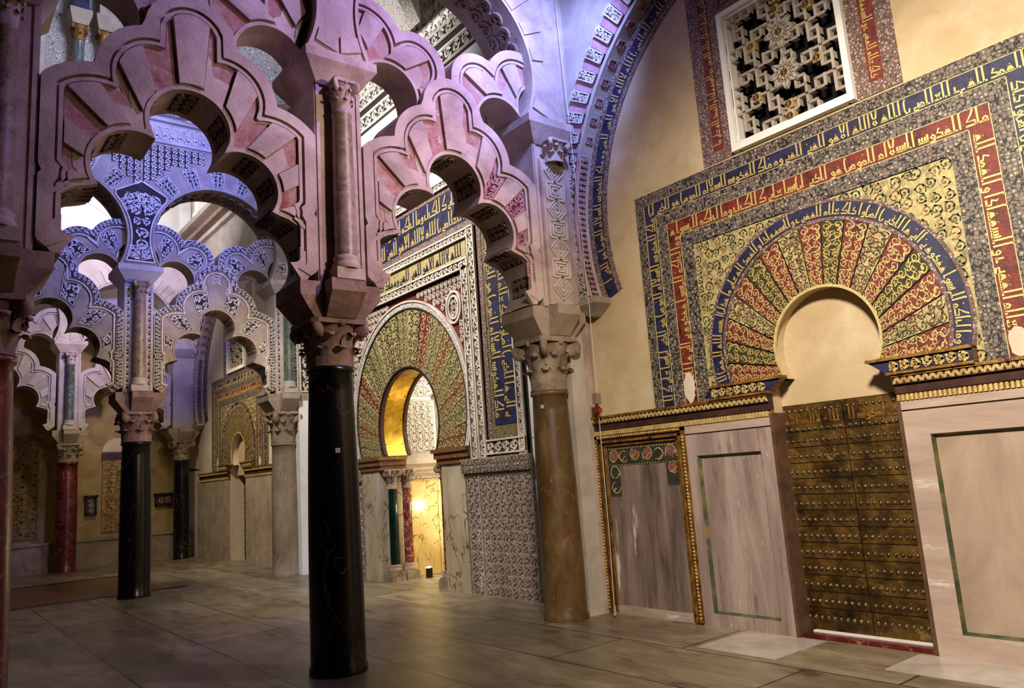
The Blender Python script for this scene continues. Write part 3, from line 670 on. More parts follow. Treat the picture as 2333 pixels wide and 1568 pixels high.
def bay_facade(c, where, fine=True):
    """mosaic doorway, latticed window, cornice, panelling of one side bay"""
    OC = (c+.02, 2.61); ROP = .50
    root = thing('mosaic_doorway', 'gold, blue and red mosaic doorway surround with horseshoe arch '+where, 'mosaic', (c, 0, 2.19))
    off = [0, .125, .28, .423, .585, .743]; X0, X1, Z0, Z1 = c-2.015, c+2.015, 2.185, 4.575
    mats_ = [M_TESS, M_BLUE, M_TESS, M_RED, M_TESS]; nm = ['star_border', 'blue_inscription_band', 'star_border', 'red_inscription_band', 'star_border']
    for i in range(5):
        a, b = off[i], off[i+1]; mb = MB()
        for q in ((X0+a, X0+b, Z0, Z1-a), (X1-b, X1-a, Z0, Z1-a), (X0+b, X1-b, Z1-b, Z1-a)):
            mb.box(q[0], q[1], -.012, 0, q[2], q[3])
        band_ = mb.build(nm[i], mats_[i], root)
        mb = MB()                                           # thin light fillet at the edge of the band
        e = .006
        for q in ((X0+a, X0+a+e, Z0, Z1-a), (X1-a-e, X1-a, Z0, Z1-a), (X0+a, X1-a, Z1-a-e, Z1-a)): mb.box(q[0], q[1], -.016, -.011, q[2], q[3])
        mb.build('fillet', M_GOLD2, band_)
        if i in (1, 3):
            mb = MB(); hgt = b-a; k0 = 1 if i == 1 else 3; L_ = (X1-X0)-2*a
            fin = lambda mb: mb.build('gold_lettering', M_GOLD, band_, recalc=False)
            # top run: baseline at the lower edge; runs right to left
            kufic(mb, lambda s, v, d: WF(X0+a+s, Z1-b+v, .012+d), L_, hgt, k0); fin(mb); mb = MB()
            Lv = Z1-Z0-b-.02
            # left run goes on downwards, right run comes up from the corner: baselines face the doorway
            kufic(mb, lambda s, v, d: WF(X0+b-v, Z0+.02+s, .012+d), Lv, hgt, k0+2); fin(mb); mb = MB()
            kufic(mb, lambda s, v, d: WF(X1-b+v, Z1-b-s, .012+d), Lv, hgt, k0+4)
            mb.build('gold_lettering', M_GOLD, band_, recalc=False)
    # patches where the mosaic has fallen away
    if fine:
        for q in ((X0+.44, X0+.56, Z0+.03, Z0+.33), (X1-.57, X1-.45, Z0+.02, Z0+.22)):
            mb = MB(); pts = []
            for k in range(18):
                t = 2*pi*k/18; pts.append(WF((q[0]+q[1])/2+(q[1]-q[0])*.52*cos(t)*(1+.25*random.random()), (q[2]+q[3])/2+(q[3]-q[2])*.5*sin(t)*(1+.2*random.random()), .0185))
            mb.poly(pts); mb.build('plaster_patch', M_PLASTL, root, recalc=False)
    # spandrel
    sx0, sx1, sz1 = X0+off[5], X1-off[5], Z1-off[5]; a0 = -asin((OC[1]-2.20)/1.24)
    an = [a0+(pi-2*a0)*k/80 for k in range(81)]+[atan2(sz1-OC[1], sx1-OC[0]), atan2(sz1-OC[1], sx0-OC[0])]; an.sort()
    A = [(OC[0]+1.23*cos(a), OC[1]+1.23*sin(a)) for a in an]
    B = [rect_ray(OC, a, min(sx0, OC[0]-1.231), max(sx1, OC[0]+1.231), 2.185, max(sz1, OC[1]+1.232)) for a in an]
    mb = MB(); mb.band(WF, A, B, 0, .012, 0, back=False); sp = mb.build('spandrel', M_CREAM, root)
    mb = MB(); cell = .105
    nx = int((sx1-sx0)/cell); nz = int((sz1-2.2)/cell); cx_ = (sx1-sx0)/nx; cz_ = (sz1-2.2)/nz
    for i in range(nx):
        for j in range(nz):
            x = sx0+(i+.5)*cx_; z = 2.2+(j+.5)*cz_
            if sqrt((x-OC[0])**2+(z-OC[1])**2) < 1.215: continue
            vine(mb, lambda u, v, d, x=x, z=z: WF(x-cx_/2+u, z-cz_/2+v, .013+d), cx_, cz_, 9, h=.002, wid=.055, n=10, sides=False, leaves=5, wild=.22, m=0 if (i*7+j*3) % 4 else 1)
    mb.build('vine_tracery', [M_OLIVE, M_REDARAB], sp, recalc=False)
    # ring inscription
    for r0, r1, m_, n_ in ((1.205, 1.235, M_TESSR, 'beaded_ring'), (1.07, 1.205, M_BLUE, 'blue_inscription_ring'), (1.04, 1.07, M_TESSR, 'beaded_ring')):
        s_ = -asin((OC[1]-2.315)/r1)
        mb = MB(); mb.band(WF, arc(OC, r0, s_, pi-s_, 90), arc(OC, r1, s_, pi-s_, 90), 0, .019, 0, back=False); o = mb.build(n_, m_, root)
        if n_[0] == 'b' and 'blue' in n_:
            mb = MB(); R_ = 1.075; tot = (pi-2*s_)*R_-.02
            def M(s, v, d):
                th = pi-s_-.01-s/R_; r = R_+v; return WF(OC[0]+r*cos(th), OC[1]+r*sin(th), .019+d)
            kufic(mb, M, tot, .125, 5); mb.build('gold_lettering', M_GOLD, o, recalc=False)
    # voussoirs
    NV = 17; s_ = -asin((OC[1]-2.315)/1.04); ci = (c+.02, 2.57); si = -asin((2.57-2.315)/ROP)
    cols = [M_RED, M_CREAM, M_RED, M_GOLDARAB]
    for i in range(NV):
        aI = [si+(pi-2*si)*(i+k/6)/NV for k in range(7)]; aO = [s_+(pi-2*s_)*(i+k/6)/NV for k in range(7)]
        A = [(ci[0]+ROP*cos(t), ci[1]+ROP*sin(t)) for t in aI]; B = [(OC[0]+1.038*cos(t), OC[1]+1.038*sin(t)) for t in aO]
        red = i % 2 == 0
        mb = MB(); mb.band(WF, A, B, 0, .014, 0, back=False)
        mb.ring(WF, [A[0], B[0]], .0035, .014, .018, 1); mb.ring(WF, [A[-1], B[-1]], .0035, .014, .018, 1)
        W_, H_ = L_len(A, B)
        def M(u, v, d, A=A, B=B, L=(W_, H_)):
            k = min(max(u/L[0]*6, 0), 5.999); j = int(k); f = k-j
            r = lerp2(lerp2(A[j], A[j+1], f), lerp2(B[j], B[j+1], f), v/L[1]); return WF(r[0], r[1], .0145+d)
        vine(mb, M, W_, H_, W_/2.02, h=.002, wid=.055, m=1, n=12, sides=False, leaves=4)
        vine(mb, M, W_, H_, W_/1.01, h=.003, wid=.026, m=2, n=16, sides=False, leaves=3)
        mb.build('voussoir', [M_RED if red else (M_CREAM if i % 4 == 1 else M_OLIVE), M_GOLD2 if red else (M_OLIVE if i % 4 == 1 else M_GOLD), M_GOLD if (red or i % 4 == 3) else M_RED], root, recalc=False)
    mb = MB(); mb.band(WF, arc(ci, ROP-.012, si, pi-si, 60), arc(ci, ROP+.012, si, pi-si, 60), 0, .02, 0, back=False); mb.build('inner_edge', M_GOLD2, root)
    # impost friezes either side of the opening
    for sg in (-1, 1):
        mb = MB(); xa, xb = c+sg*.41, c+sg*1.22; x_a, x_b = min(xa, xb), max(xa, xb)
        e_in = c+sg*.40; e_low = c+sg*.55
        P = [(e_in, 2.315), (e_low, 2.20), (c+sg*1.22, 2.20), (c+sg*1.22, 2.315)]
        i0 = len(mb.v)
        for d in (.0, .10): mb.v += [WF(a, b, d) for a, b in P]
        for k in range(4): mb.face((i0+k, i0+(k+1) % 4, i0+4+(k+1) % 4, i0+4+k), 0)
        mb.face((i0+4, i0+5, i0+6, i0+7), 1)
        mb.box(min(e_in, xb)-.0, max(e_in, xb)+.0, -.125, 0, 2.305, 2.33, 0); mb.box(min(e_low, xb), max(e_low, xb), -.12, 0, 2.185, 2.205, 0)
        M = lambda u, v, d, s0=min(e_low, xb)+.02: WF(s0+u, 2.212+v, .10+d)
        vine(mb, M, .62, .085, .085, h=.010, wid=.14, m=2, n=9)
        mb.build('leaf_frieze', [M_GILT, M_BLUE, M_GILTL], root, recalc=False)
    # blind niche over the door
    mb = MB(); mb.box(c-.60, c+.62, .16, .22, 2.04, 3.12); o = mb.build('niche_back', M_PLAST, root)
    # cornice
    segs = ((c-2.95, c-.58), (c+.58, c+2.95))
    for k, (xa, xb) in enumerate(segs):
        mb = MB(); mb.box(xa, xb, -.10, 0, 2.165, 2.19, 0); mb.box(xa, xb, -.085, 0, 2.105, 2.165, 1)
        mb.box(xa, xb, -.06, 0, 2.03, 2.105, 2); mb.box(xa, xb, -.04, 0, 1.965, 2.03, 0)
        x = xa+.01; z = 0
        while x < xb-.04:
            for dx0, dx1, z0, z1 in ((0, .028, 2.11, 2.16), (.028, .056, 2.16, 2.11)):
                mb.ring(WF, [(x+dx0, z0), (x+dx1, z1)], .0055, .085, .092, 3)
                mb.ring(WF, [(x+dx0+.012, z0), (min(x+dx1+.012, xb), z1)], .003, .085, .09, 3)
            x += .056
        x = xa+.01
        while x < xb-.03: mb.box(x, x+.021, -.062, -.04, 1.972, 2.022, 3); x += .036
        o = struct(mb.build('trim_%d' % (1+k+(0 if c > 0 else 4)), [M_GILT, M_DARKW, M_DARKW, M_GILTL], None))
    return root
west_mosaic = bay_facade(3.09, 'on the near wall at right above the studded bronze door')
east_mosaic = bay_facade(-12.25, 'far off between the distant columns at left')

# ---------------------------------------------------------------- latticed windows
def lattice_window(c, label, fine=True):
    root = thing('lattice_window', label, 'window', (c, 0, 4.6))
    x0, x1, z0, z1 = c-.64, c+.62, 4.60, 6.09
    mb = MB(); fw_ = .05
    for q in ((x0, x0+fw_, z0+fw_+.02, z1-fw_), (x1-fw_, x1, z0+fw_+.02, z1-fw_), (x0, x1+.001, z0, z0+fw_+.02), (x0, x1+.001, z1-fw_, z1)): mb.box(q[0]-.002, q[1]+.002, -.07, .08, q[2], q[3])
    for q in ((x0+.06, x0+.075, z0, z1), (x1-.075, x1-.06, z0, z1), (x0, x1, z0+.08, z0+.095), (x0, x1, z1-.075, z1-.06)): mb.box(q[0], q[1], -.03, .08, q[2], q[3])
    mb.build('frame', M_WHITE, root)
    mb = MB(); mb.box(x0, x1, .22, .24, z0, z1); mb.build('dark_backing', M_BLACK, root)  # black sheet standing for the unlit depth behind the lattice
    mb = MB(); nx, nz = 12, 14; ux = (x1-x0-.12)/nx; uz = (z1-z0-.14)/nz
    P = lambda i, j: (x0+.06+i*ux, z0+.08+j*uz)
    segs = []
    for m_ in range(-8, 14):
        for n_ in range(-8, 14):
            i, j = 3*m_-1*n_+6, 1*m_+3*n_+8
            if not (-3 <= i <= nx+3 and -3 <= j <= nz+3): continue
            for (ax, az) in ((1,0),(0,1),(-1,0),(0,-1)):
                bx, bz = -az, ax
                segs.append([(i, j), (i+2*ax, j+2*az), (i+2*ax+bx, j+2*az+bz)])
    def clip(p): return (min(max(p[0], 0), nx), min(max(p[1], 0), nz))
    h = .055; k = 0
    for s_ in segs:
        pts = [P(*clip(p)) for p in s_]
        q = [pts[0]]
        for p in pts[1:]:
            if abs(p[0]-q[-1][0])+abs(p[1]-q[-1][1]) > 1e-4: q.append(p)
        if len(q) < 2: continue
        for a, b in zip(q[:-1], q[1:]):
            cx_, cz_ = (a[0]+b[0])/2, (a[1]+b[1])/2
            w_ = .0135; k += 1
            vert = abs(a[0]-b[0]) < 1e-6; dd = .012 if (vert and k % 2) else 0
            xa, xb, za, zb = min(a[0], b[0])-w_, max(a[0], b[0])+w_, min(a[1], b[1])-w_, max(a[1], b[1])+w_
            mb.box(xa, xb, -.01-dd, .05, za, zb)
            if vert:
                for t in (-.008, .008): mb.box(a[0]+t-.003, a[0]+t+.003, -.017-dd, -.01-dd, za+.01, zb-.01)
            else:
                for t in (-.008, .008): mb.box(xa+.01, xb-.01, -.017-dd, -.01-dd, a[1]+t-.003, a[1]+t+.003)
    # two eight pointed knots in the middle
    for zc in (z0+.56, z0+.98):
        for a in (.39, 1.18, 1.96, 2.75):
            dx, dz = cos(a)*.15, sin(a)*.15; nx_, nz_ = -sin(a), cos(a)
            for s_ in (-.06, .06):
                mb.ring(WF, [(c+nx_*s_-dx, zc+nz_*s_-dz), (c+nx_*s_+dx, zc+nz_*s_+dz)], .013, .0, .036)
                mb.ring(WF, [(c+nx_*s_-dx, zc+nz_*s_-dz), (c+nx_*s_+dx, zc+nz_*s_+dz)], .003, .036, .041)
    mb.build('lattice', M_PALE, root, recalc=False)
    for (x, z) in ((c, z0+.12), (c, z0+.24), (c, z0+.56), (c, z0+.98), (c-.02, z0+1.22), (c-.02, z0+1.34), (c-.32, z0+.45), (c+.33, z0+.55), (c-.31, z0+.98), (c+.30, z0+1.10)):
        mb = MB(); mb.box(x-.042, x+.042, -.035, .04, z-.042, z+.042, 0)
        for k in range(8):
            a = k*pi/4; mb.poly([WF(x+.004*cos(a), z+.004*sin(a), .042)]+[WF(x+.036*cos(a+t), z+.036*sin(a+t), .045) for t in (-.28, 0, .28)], 1)
        mb.build('rosette', [M_GILTL, M_DARKW], root, recalc=False)
    return root
lattice_window(3.09, 'white framed stone lattice window above the near mosaic doorway')
lattice_window(-12.25, 'small distant lattice window above the far mosaic doorway')
def window_surround(c, label):
    root = thing('mosaic_window_border', label, 'mosaic', (c, 0, 4.6))
    for sg in (-1, 1):
        xi = c+(-.64 if sg < 0 else .62)
        X = lambda a: xi+sg*a
        def bx(a, b, z0, z1, name, m, par=root, d=.012):
            mb = MB(); mb.box(min(X(a), X(b)), max(X(a), X(b)), -d, 0, z0, z1); return mb.build(name, m, par)
        bx(.0, .125, 4.59, 6.65, 'speckled_border', M_TESSR); bx(.25, .39, 4.59, 6.65, 'speckled_border', M_TESSR)
        bx(.125, .25, 4.59, 4.70, 'speckled_border', M_TESSR)
        o = bx(.125, .25, 4.70, 6.65, 'red_inscription_band', M_RED)
        mb = MB()
        if sg < 0: kufic(mb, lambda s, v, d: WF(X(.135)-v, 4.72+s, .012+d), 1.9, .105, 6)
        else: kufic(mb, lambda s, v, d: WF(X(.135)+v, 6.62-s, .012+d), 1.9, .105, 7)
        mb.build('gold_lettering', M_GOLD, o, recalc=False)
    mb = MB(); mb.box(c-.64, c+.62, -.012, 0, 6.10, 6.20); mb.build('speckled_border', M_TESSR, root)
    mb = MB(); mb.box(c-.64, c+.62, -.012, 0, 6.20, 6.33); o = mb.build('red_inscription_band', M_RED, root)
    mb = MB(); kufic(mb, lambda s, v, d: WF(c-.62+s, 6.21+v, .012+d), 1.2, .11, 0); mb.build('gold_lettering', M_GOLD, o, recalc=False)
window_surround(3.09, 'red and gold mosaic border framing the near lattice window')
window_surround(-12.25, 'small red mosaic border framing the far lattice window')

# ---------------------------------------------------------------- blind arch over each side bay
def blind_arch(c, label, fine=True, xl=2.80, xr=3.4):
    root = thing('blind_arch', label, 'arch', (c, 0, 3.5)); C = (c, 4.40); D = .20; R = 2.77
    a0 = -asin((4.40-3.5)/R)
    lim = lambda a, r: min(r, (xr if cos(a) > 0 else xl+.0)/max(abs(cos(a)), 1e-3))
    an = [a0+(pi-2*a0)*k/120 for k in range(121)]
    mb = MB(); A = [(C[0]+R*cos(a), C[1]+R*sin(a)) for a in an]
    B = [(C[0]+max(lim(a, 3.36), R+.01)*cos(a), C[1]+max(lim(a, 3.36), R+.01)*sin(a)) for a in an]
    mb.band(WF, A, B, .0, D, 0, back=False); mb.build('arch_body', M_PALE, root)
    # spandrel wall above
    an2 = sorted([.0+pi*k/60 for k in range(61)]+[atan2(5.6, xr), atan2(5.6, -xl)])
    A = [(C[0]+lim(a, 3.36)*cos(a), C[1]+lim(a, 3.36)*sin(a)) for a in an2]; B = [rect_ray(C, a, c-xl, c+xr, 4.4, 10) for a in an2]
    mb = MB(); mb.band(WF, A, B, 0, D-.01, 0, back=False); mb.build('spandrel_wall', M_PALE, root)
    nv = 64; aS, aE = .16, pi-.34
    for i in range(nv):
        s0 = aS+(aE-aS)*i/nv; s1 = aS+(aE-aS)*(i+1)/nv; g = .002; am = (s0+s1)/2
        rI, rO = R+.05, lim(am, 3.13)
        if rO-rI < .1: continue
        A = [(C[0]+rI*cos(t), C[1]+rI*sin(t)) for t in (s0+g, am, s1-g)]; B = [(C[0]+rO*cos(t), C[1]+rO*sin(t)) for t in (s0+g, am, s1-g)]
        mb = MB()
        if i % 2: mb.band(WF, A, B, D-.01, D+.012, 0, back=False); mb.build('voussoir', M_SUNW, root)
        else:
            mb.band(WF, A, B, D-.01, D+.03, 1, back=False)
            W_, H_ = L_len(A, B)
            def M(u, v, d, A=A, B=B, L=(W_, H_)):
                k = min(max(u/L[0]*2, 0), 1.999); j = int(k); f = k-j
                r = lerp2(lerp2(A[j], A[j+1], f), lerp2(B[j], B[j+1], f), v/L[1]); return WF(r[0], r[1], D+.03+d)
            if am > 1.2 and fine: vine(mb, M, W_, H_, .085, h=.014, wid=.14, n=9, leaves=2)
            for Q in (A, B, [A[0], B[0]], [A[-1], B[-1]]): mb.ring(WF, Q, .008, D+.03, D+.045, 0)
            mb.build('carved_voussoir', [M_CARVE, M_GROUND], root, recalc=False)
            # little carved square on the underside
            th0, th1 = s0+.008, s1-.008
            M2 = lambda u, v, d, t0=th0: ((C[0]+(R-d)*cos(t0+v/R)), -.05-u, C[1]+(R-d)*sin(t0+v/R))
            mb = MB(); sv = (th1-th0)*R; mb.poly([M2(0,0,.001), M2(.10,0,.001), M2(.10,sv,.001), M2(0,sv,.001)], 1)
            vine(mb, M2, .10, sv, .09, h=.008, wid=.15, n=8, leaves=1)
            for Q in ([(0,0),(.10,0)], [(0,sv),(.10,sv)], [(0,0),(0,sv)], [(.10,0),(.10,sv)]): mb.ring(M2, Q, .006, 0, .012, 0)
            mb.build('soffit_square', [M_SUNW, M_GROUND], root, recalc=False)
    # long carved strips by the springing
    for sgn in (-1,):
        b0, b1 = pi-.33, pi-a0-.03
        rI = R+.07; n = 24; aa = [b0+(b1-b0)*k/n for k in range(n+1)]
        A = [(C[0]+rI*cos(t), C[1]+rI*sin(t)) for t in aa]; B = [(C[0]+min(rI+.16, lim(t, 9)-.0)*cos(t), C[1]+min(rI+.16, lim(t, 9))*sin(t)) for t in aa]
        A2 = [(C[0]+(R+.005)*cos(t), C[1]+(R+.005)*sin(t)) for t in aa]
        mb = MB(); mb.band(WF, A2, B, D-.01, D+.012, 1, back=False)
        L_ = rI*(b1-b0)
        M = lambda u, v, d: WF(C[0]+(R+.012+u)*cos(b0+v/rI), C[1]+(R+.012+u)*sin(b0+v/rI), D+.012+d)
        vine(mb, M, .14, L_, .10, h=.015, wid=.12, n=12)
        mb.ring(WF, A2, .008, D, D+.03, 2); mb.build('carved_vine_strip', [M_CARVE, M_GROUND, M_SUNW], root, recalc=False)
        mb = MB(); M = lambda u, v, d: (C[0]+(R-d)*cos(b0+v/R), -.06-u, C[1]+(R-d)*sin(b0+v/R))
        rows = [[M(u, L_*k/12, .002) for u in (0, .11)] for k in range(13)]; mb.grid(rows, 1, False)
        vine(mb, M, .11, L_, .07, h=.012, wid=.13, n=10); mb.build('carved_vine_strip', [M_SUNW, M_GROUND], root, recalc=False)
    return root
blind_arch(3.09, 'great blind arch framing the near bay, carved blocks alternating with pink stone')
blind_arch(-12.25, 'distant great blind arch around the far bay', True, 3.2, 3.9)
def mosaic_arch_band(c, label):
    root = thing('mosaic_arch_band', label, 'mosaic', (c, 0, 3.5)); C = (c, 4.40)
    a0 = -asin((4.40-3.56)/2.62); pr = [(2.46,2.525,M_TESSR,'speckled_border'),(2.525,2.69,M_BLUE,'blue_inscription_band'),(2.69,2.772,M_TESSR,'speckled_border')]
    for r0, r1, m_, n_ in pr:
        mb = MB(); mb.band(WF, arc(C, r0, a0, pi-a0, 110), arc(C, r1, a0, pi-a0, 110), 0, .012, 0, back=False); o = mb.build(n_, m_, root)
        if m_ is M_BLUE:
            mb = MB(); tot = (pi-2*a0)*2.53-.1
            def M(s, v, d):
                th = pi-a0-.06-s/2.53; r = 2.53+v; return WF(C[0]+r*cos(th), C[1]+r*sin(th), .012+d)
            kufic(mb, M, tot, .15, 4); mb.build('gold_lettering', M_GOLD, o, recalc=False)
mosaic_arch_band(3.09, 'blue and gold inscription mosaic following the near great arch')
mosaic_arch_band(-12.25, 'narrow blue inscription mosaic following the far great arch')
def corbel(x, label):
    mb = MB(); mb.hexa([(x-.02,-.12,3.36),(x+.06,-.12,3.36),(x+.06,.0,3.36),(x-.02,0,3.36)], [(x-.16,-.26,3.48),(x+.24,-.26,3.48),(x+.24,0,3.48),(x-.16,0,3.48)])
    mb.box(x-.16, x+.24, -.26, 0, 3.48, 3.55); tag(mb.build('corbel', M_SAND), label, 'corbel')
corbel(.33, 'small stone corbel carrying the foot of the near great arch')
corbel(-15.3, 'tiny stone corbel under the far great arch')

# ---------------------------------------------------------------- doors
def door(c, name, y, stud=True):
    root = thing(name, '', '', (c, y, 0)); del root['label']; del root['category']; root['kind'] = 'structure'
    studs = []
    for sg in (-1, 1):
        xa, xb = (c-.62, c+.003) if sg < 0 else (c+.012, c+.62)
        mb = MB(); mb.box(xa, xb, y, y+.06, .02, 2.06)
        leafo = mb.build('door_leaf', M_BRONZE, root)
        mb = MB()
        z = .10
        while z < 1.8: mb.box(xa, xb, y-.004, y, z+.1425-.004, z+.1425+.002); z += .1425
        mb.build('plate_joint', M_DMET, leafo)
        mb = MB(); kufic(mb, lambda s, v, d: (xa+.02+s, y-d, 1.86+v), xb-xa-.04, .14, 2 if sg < 0 else 3, h=.008)
        mb.build('raised_lettering', M_GILT, leafo, recalc=False)
        for r in range(13):
            z = .155+r*.1425
            if r == 12: z = 1.83
            nst = 10
            for k in range(nst): studs.append((sg, leafo, xa+.04+(xb-xa-.08)*k/(nst-1), z))
        for k in range(10): studs.append((sg, leafo, xa+.04+(xb-xa-.08)*k/9, 2.0))
    studs.sort(key=lambda q: (-q[0], abs(q[3]-1.0)))
    rest = MB(); proto = None
    prof = [(.019, 0), (.019, .003), (.0145, .004), (.013, .010), (.008, .016), (0, .018)]
    def stud_mb(mb, x, z):
        rows = [[(x+r*cos(2*pi*k/10), y-h, z+r*sin(2*pi*k/10)) for k in range(10)] for r, h in prof]; mb.grid(rows, 0, True, True)
    for n, (sg, leafo, x, z) in enumerate(studs):
        if stud and n < 100:
            if proto is None:
                mb = MB(); stud_mb(mb, 0, 0); mb.v = [(p[0], p[1]-y, p[2]) for p in mb.v]
                me = bpy.data.meshes.new('stud'); me.from_pydata(mb.v, [], mb.f); me.materials.append(M_STUD); me.polygons.foreach_set('use_smooth', [True]*len(mb.f)); proto = me
            o = bpy.data.objects.new('stud', proto); COL.objects.link(o); o.parent = leafo; o.location = (x-parent_world(leafo).x, y-parent_world(leafo).y, z)
        else: stud_mb(rest, x, z)
    o = rest.build('studs', M_STUD, root, recalc=False); o['kind'] = 'stuff'
    return root
door(3.09, 'door_1', .15)
mb = MB(); mb.box(2.5, 3.68, .0, .16, 0, .035); struct(mb.build('trim_9', M_REDM))
mb = MB(); mb.box(2.56, 3.62, .10, .15, .035, .048); struct(mb.build('trim_10', M_WHITE))
door(-12.25, 'door_2', .34, False)
for c, yy in ((3.09, .42), (-12.25, .45)):
    mb = MB(); mb.box(c-1.0, c+1.0, yy, yy+.05, 0, 6.4); struct(mb.build('trim_11', M_BLACK))  # added black board, darkness behind door and window given as colour

# ---------------------------------------------------------------- panelling of the near bay
def slab(name, label, cat, x0, x1, z0, z1, m, d=.02, inset=None, mi=None, edge=None, group=None):
    root = thing(name, label, cat, ((x0+x1)/2, 0, z0), group)
    mb = MB()
    if inset:
        a0, a1, b0, b1 = inset
        for q in ((x0, a0, z0, z1), (a1, x1, z0, z1), (a0, a1, z0, b0), (a0, a1, b1, z1)): mb.box(q[0], q[1], -d, 0, q[2], q[3])
        mb.build('border_slab', m, root)
        e = .018; mb = MB()
        for P in (((a0,b0),(a0,b1),(a0+e,b1-e),(a0+e,b0+e)), ((a1,b0),(a1,b1),(a1-e,b1-e),(a1-e,b0+e)), ((a0,b1),(a1,b1),(a1-e,b1-e),(a0+e,b1-e)), ((a0,b0),(a1,b0),(a1-e,b0+e),(a0+e,b0+e))):
            mb.poly([(P[0][0], -d, P[0][1]), (P[1][0], -d, P[1][1]), (P[2][0], -.004, P[2][1]), (P[3][0], -.004, P[3][1])])
        mb.build('bevelled_edge', edge or M_GILT, root, recalc=False)
        mb = MB(); mb.box(a0+e, a1-e, -.006, 0, b0+e, b1-e); mb.build('inner_panel', mi, root)
    else: mb.box(x0, x1, -d, 0, z0, z1); mb.build('slab_face', m, root)
    return root
M_GREENE = mat('green_gold_edge', ['#2a3526','#4c5638','#8a7436'], 6, rough=.6)
slab('marble_panel', 'tall pale marble panel with worn inset between gilt frame and bronze door', 'panel', 1.475, 2.505, 0, 1.875, M_DADO, .05, (1.60, 2.345, .125, 1.66), M_DADO, M_GREENE)
slab('marble_slab', 'plain marble slab above the inset panel left of the bronze door', 'slab', 1.475, 2.51, 1.888, 1.965, M_DADO2, .05)
slab('marble_panel', 'large brownish marble panel with green edged inset right of the bronze door', 'panel', 3.675, 6.7, 0, 1.885, M_DADO2, .05, (3.89, 6.4, .18, 1.69), M_DADO3, M_GREENE)
slab('marble_slab', 'plain marble slab above the panel right of the bronze door', 'slab', 3.67, 6.7, 1.898, 1.965, M_DADO2, .05)
for sg in (-1, 1):                                     # reveals of the near door
    mb = MB(); x = 3.09+sg*.585; mb.box(min(x-sg*.012, x+sg*.02), max(x-sg*.012, x+sg*.02), -.055, .15, 0, 2.0); struct(mb.build('trim_12', M_REVEAL))
# gilt frame with the faded painting
root = thing('gilt_framed_panel', 'faded painted panel in a gilt beaded frame beside the engaged column', 'panel', (.82, 0, 0))
x0, x1, z0, z1 = .16, 1.465, .0, 1.965
mb = MB()
for a, b, d, m_ in ((0, .035, .07, 0), (.035, .06, .05, 1), (.06, .085, .065, 0), (.085, .11, .035, 1), (.11, .125, .045, 0)):
    for q in ((x0+a, x0+b, z0+.02, z1-a), (x1-b, x1-a, z0+.02, z1-a), (x0+a, x1-a, z1-b, z1-a)): mb.box(q[0], q[1], -d, 0, q[2], q[3], m_)
z = .05
while z < z1-.1:
    for x in (x0+.0175, x1-.0175): mb.lathe([(0, z-.0), (.011, z+.006), (.014, z+.013), (.011, z+.02), (0, z+.026)], (x, -.07), 6, 2)
    z += .036
x = x0+.05
while x < x1-.05: mb.lathe([(0, z1-.03), (.011, z1-.024), (.014, z1-.017), (0, z1-.004)], (x, -.07), 6, 2); x += .034
fr = mb.build('gilt_frame', [M_GILT, M_DARKW, M_GILTL], root, recalc=False)
mb = MB(); mb.box(x0+.12, x1-.12, -.015, 0, .09, z1-.12); pn = mb.build('painted_panel', M_PAINT, root)
mb = MB(); mb.box(x0, x1, -.03, 0, 0, .09); mb.build('skirting', M_DADO2, root)
mb = MB(); a0, a1, b1 = x0+.14, x1-.14, z1-.14
mb.box(a0, a1, -.017, -.015, b1-.21, b1, 0); mb.box(a0, a0+.17, -.0168, -.015, b1-.55, b1-.21, 0); mb.box(a1-.17, a1, -.0168, -.015, b1-.45, b1-.21, 0)
mb.build('dark_painted_border', M_PGREEN, root, recalc=False)
mb = MB()
D_ = .019
for k, (x, z, r, m_) in enumerate(((.10,-.10,.055,0),(.25,-.11,.05,2),(.42,-.09,.052,0),(.60,-.09,.055,0),(.76,-.11,.05,2),(.93,-.09,.055,0),(.10,-.28,.055,2),(.95,-.26,.05,0),(.10,-.45,.05,2))):
    x = a0+x*(a1-a0)/1.02; z = b1+z
    mb.poly([WF(x+r*cos(t*pi/8), z+r*sin(t*pi/8), .0185) for t in range(16)], m_)
    mb.ring(WF, [(x+(r+.012)*cos(t*pi/8+k), z+(r+.012)*sin(t*pi/8+k)) for t in range(13)], .005, .0175, .021, 1)
    mb.ring(WF, [(x+r*1.3*cos(k+t*.3)+.02*t/4, z+(r*.6)*sin(k+t*.7)-.03) for t in range(9)], .004, .0175, .021, 1)
x = a0+.02
while x < a1: mb.box(x, x+.016, -.021, -.015, b1-.022, b1-.012, 1); mb.box(x, x+.013, -.021, -.015, b1-.205, b1-.197, 1); x += .038
mb.build('painted_medallions', [M_PRED, M_GILTL, M_PGREEN], root, recalc=False)

# far bay panelling: plain slabs
slab('marble_slab', 'plain lit yellowish slab left of the far door', 'slab', -15.4, -12.86, 0, 1.96, M_SAND, .04)
slab('marble_slab', 'plain lit yellowish slab right of the far door', 'slab', -11.64, -8.3, 0, 1.96, M_SAND, .04)

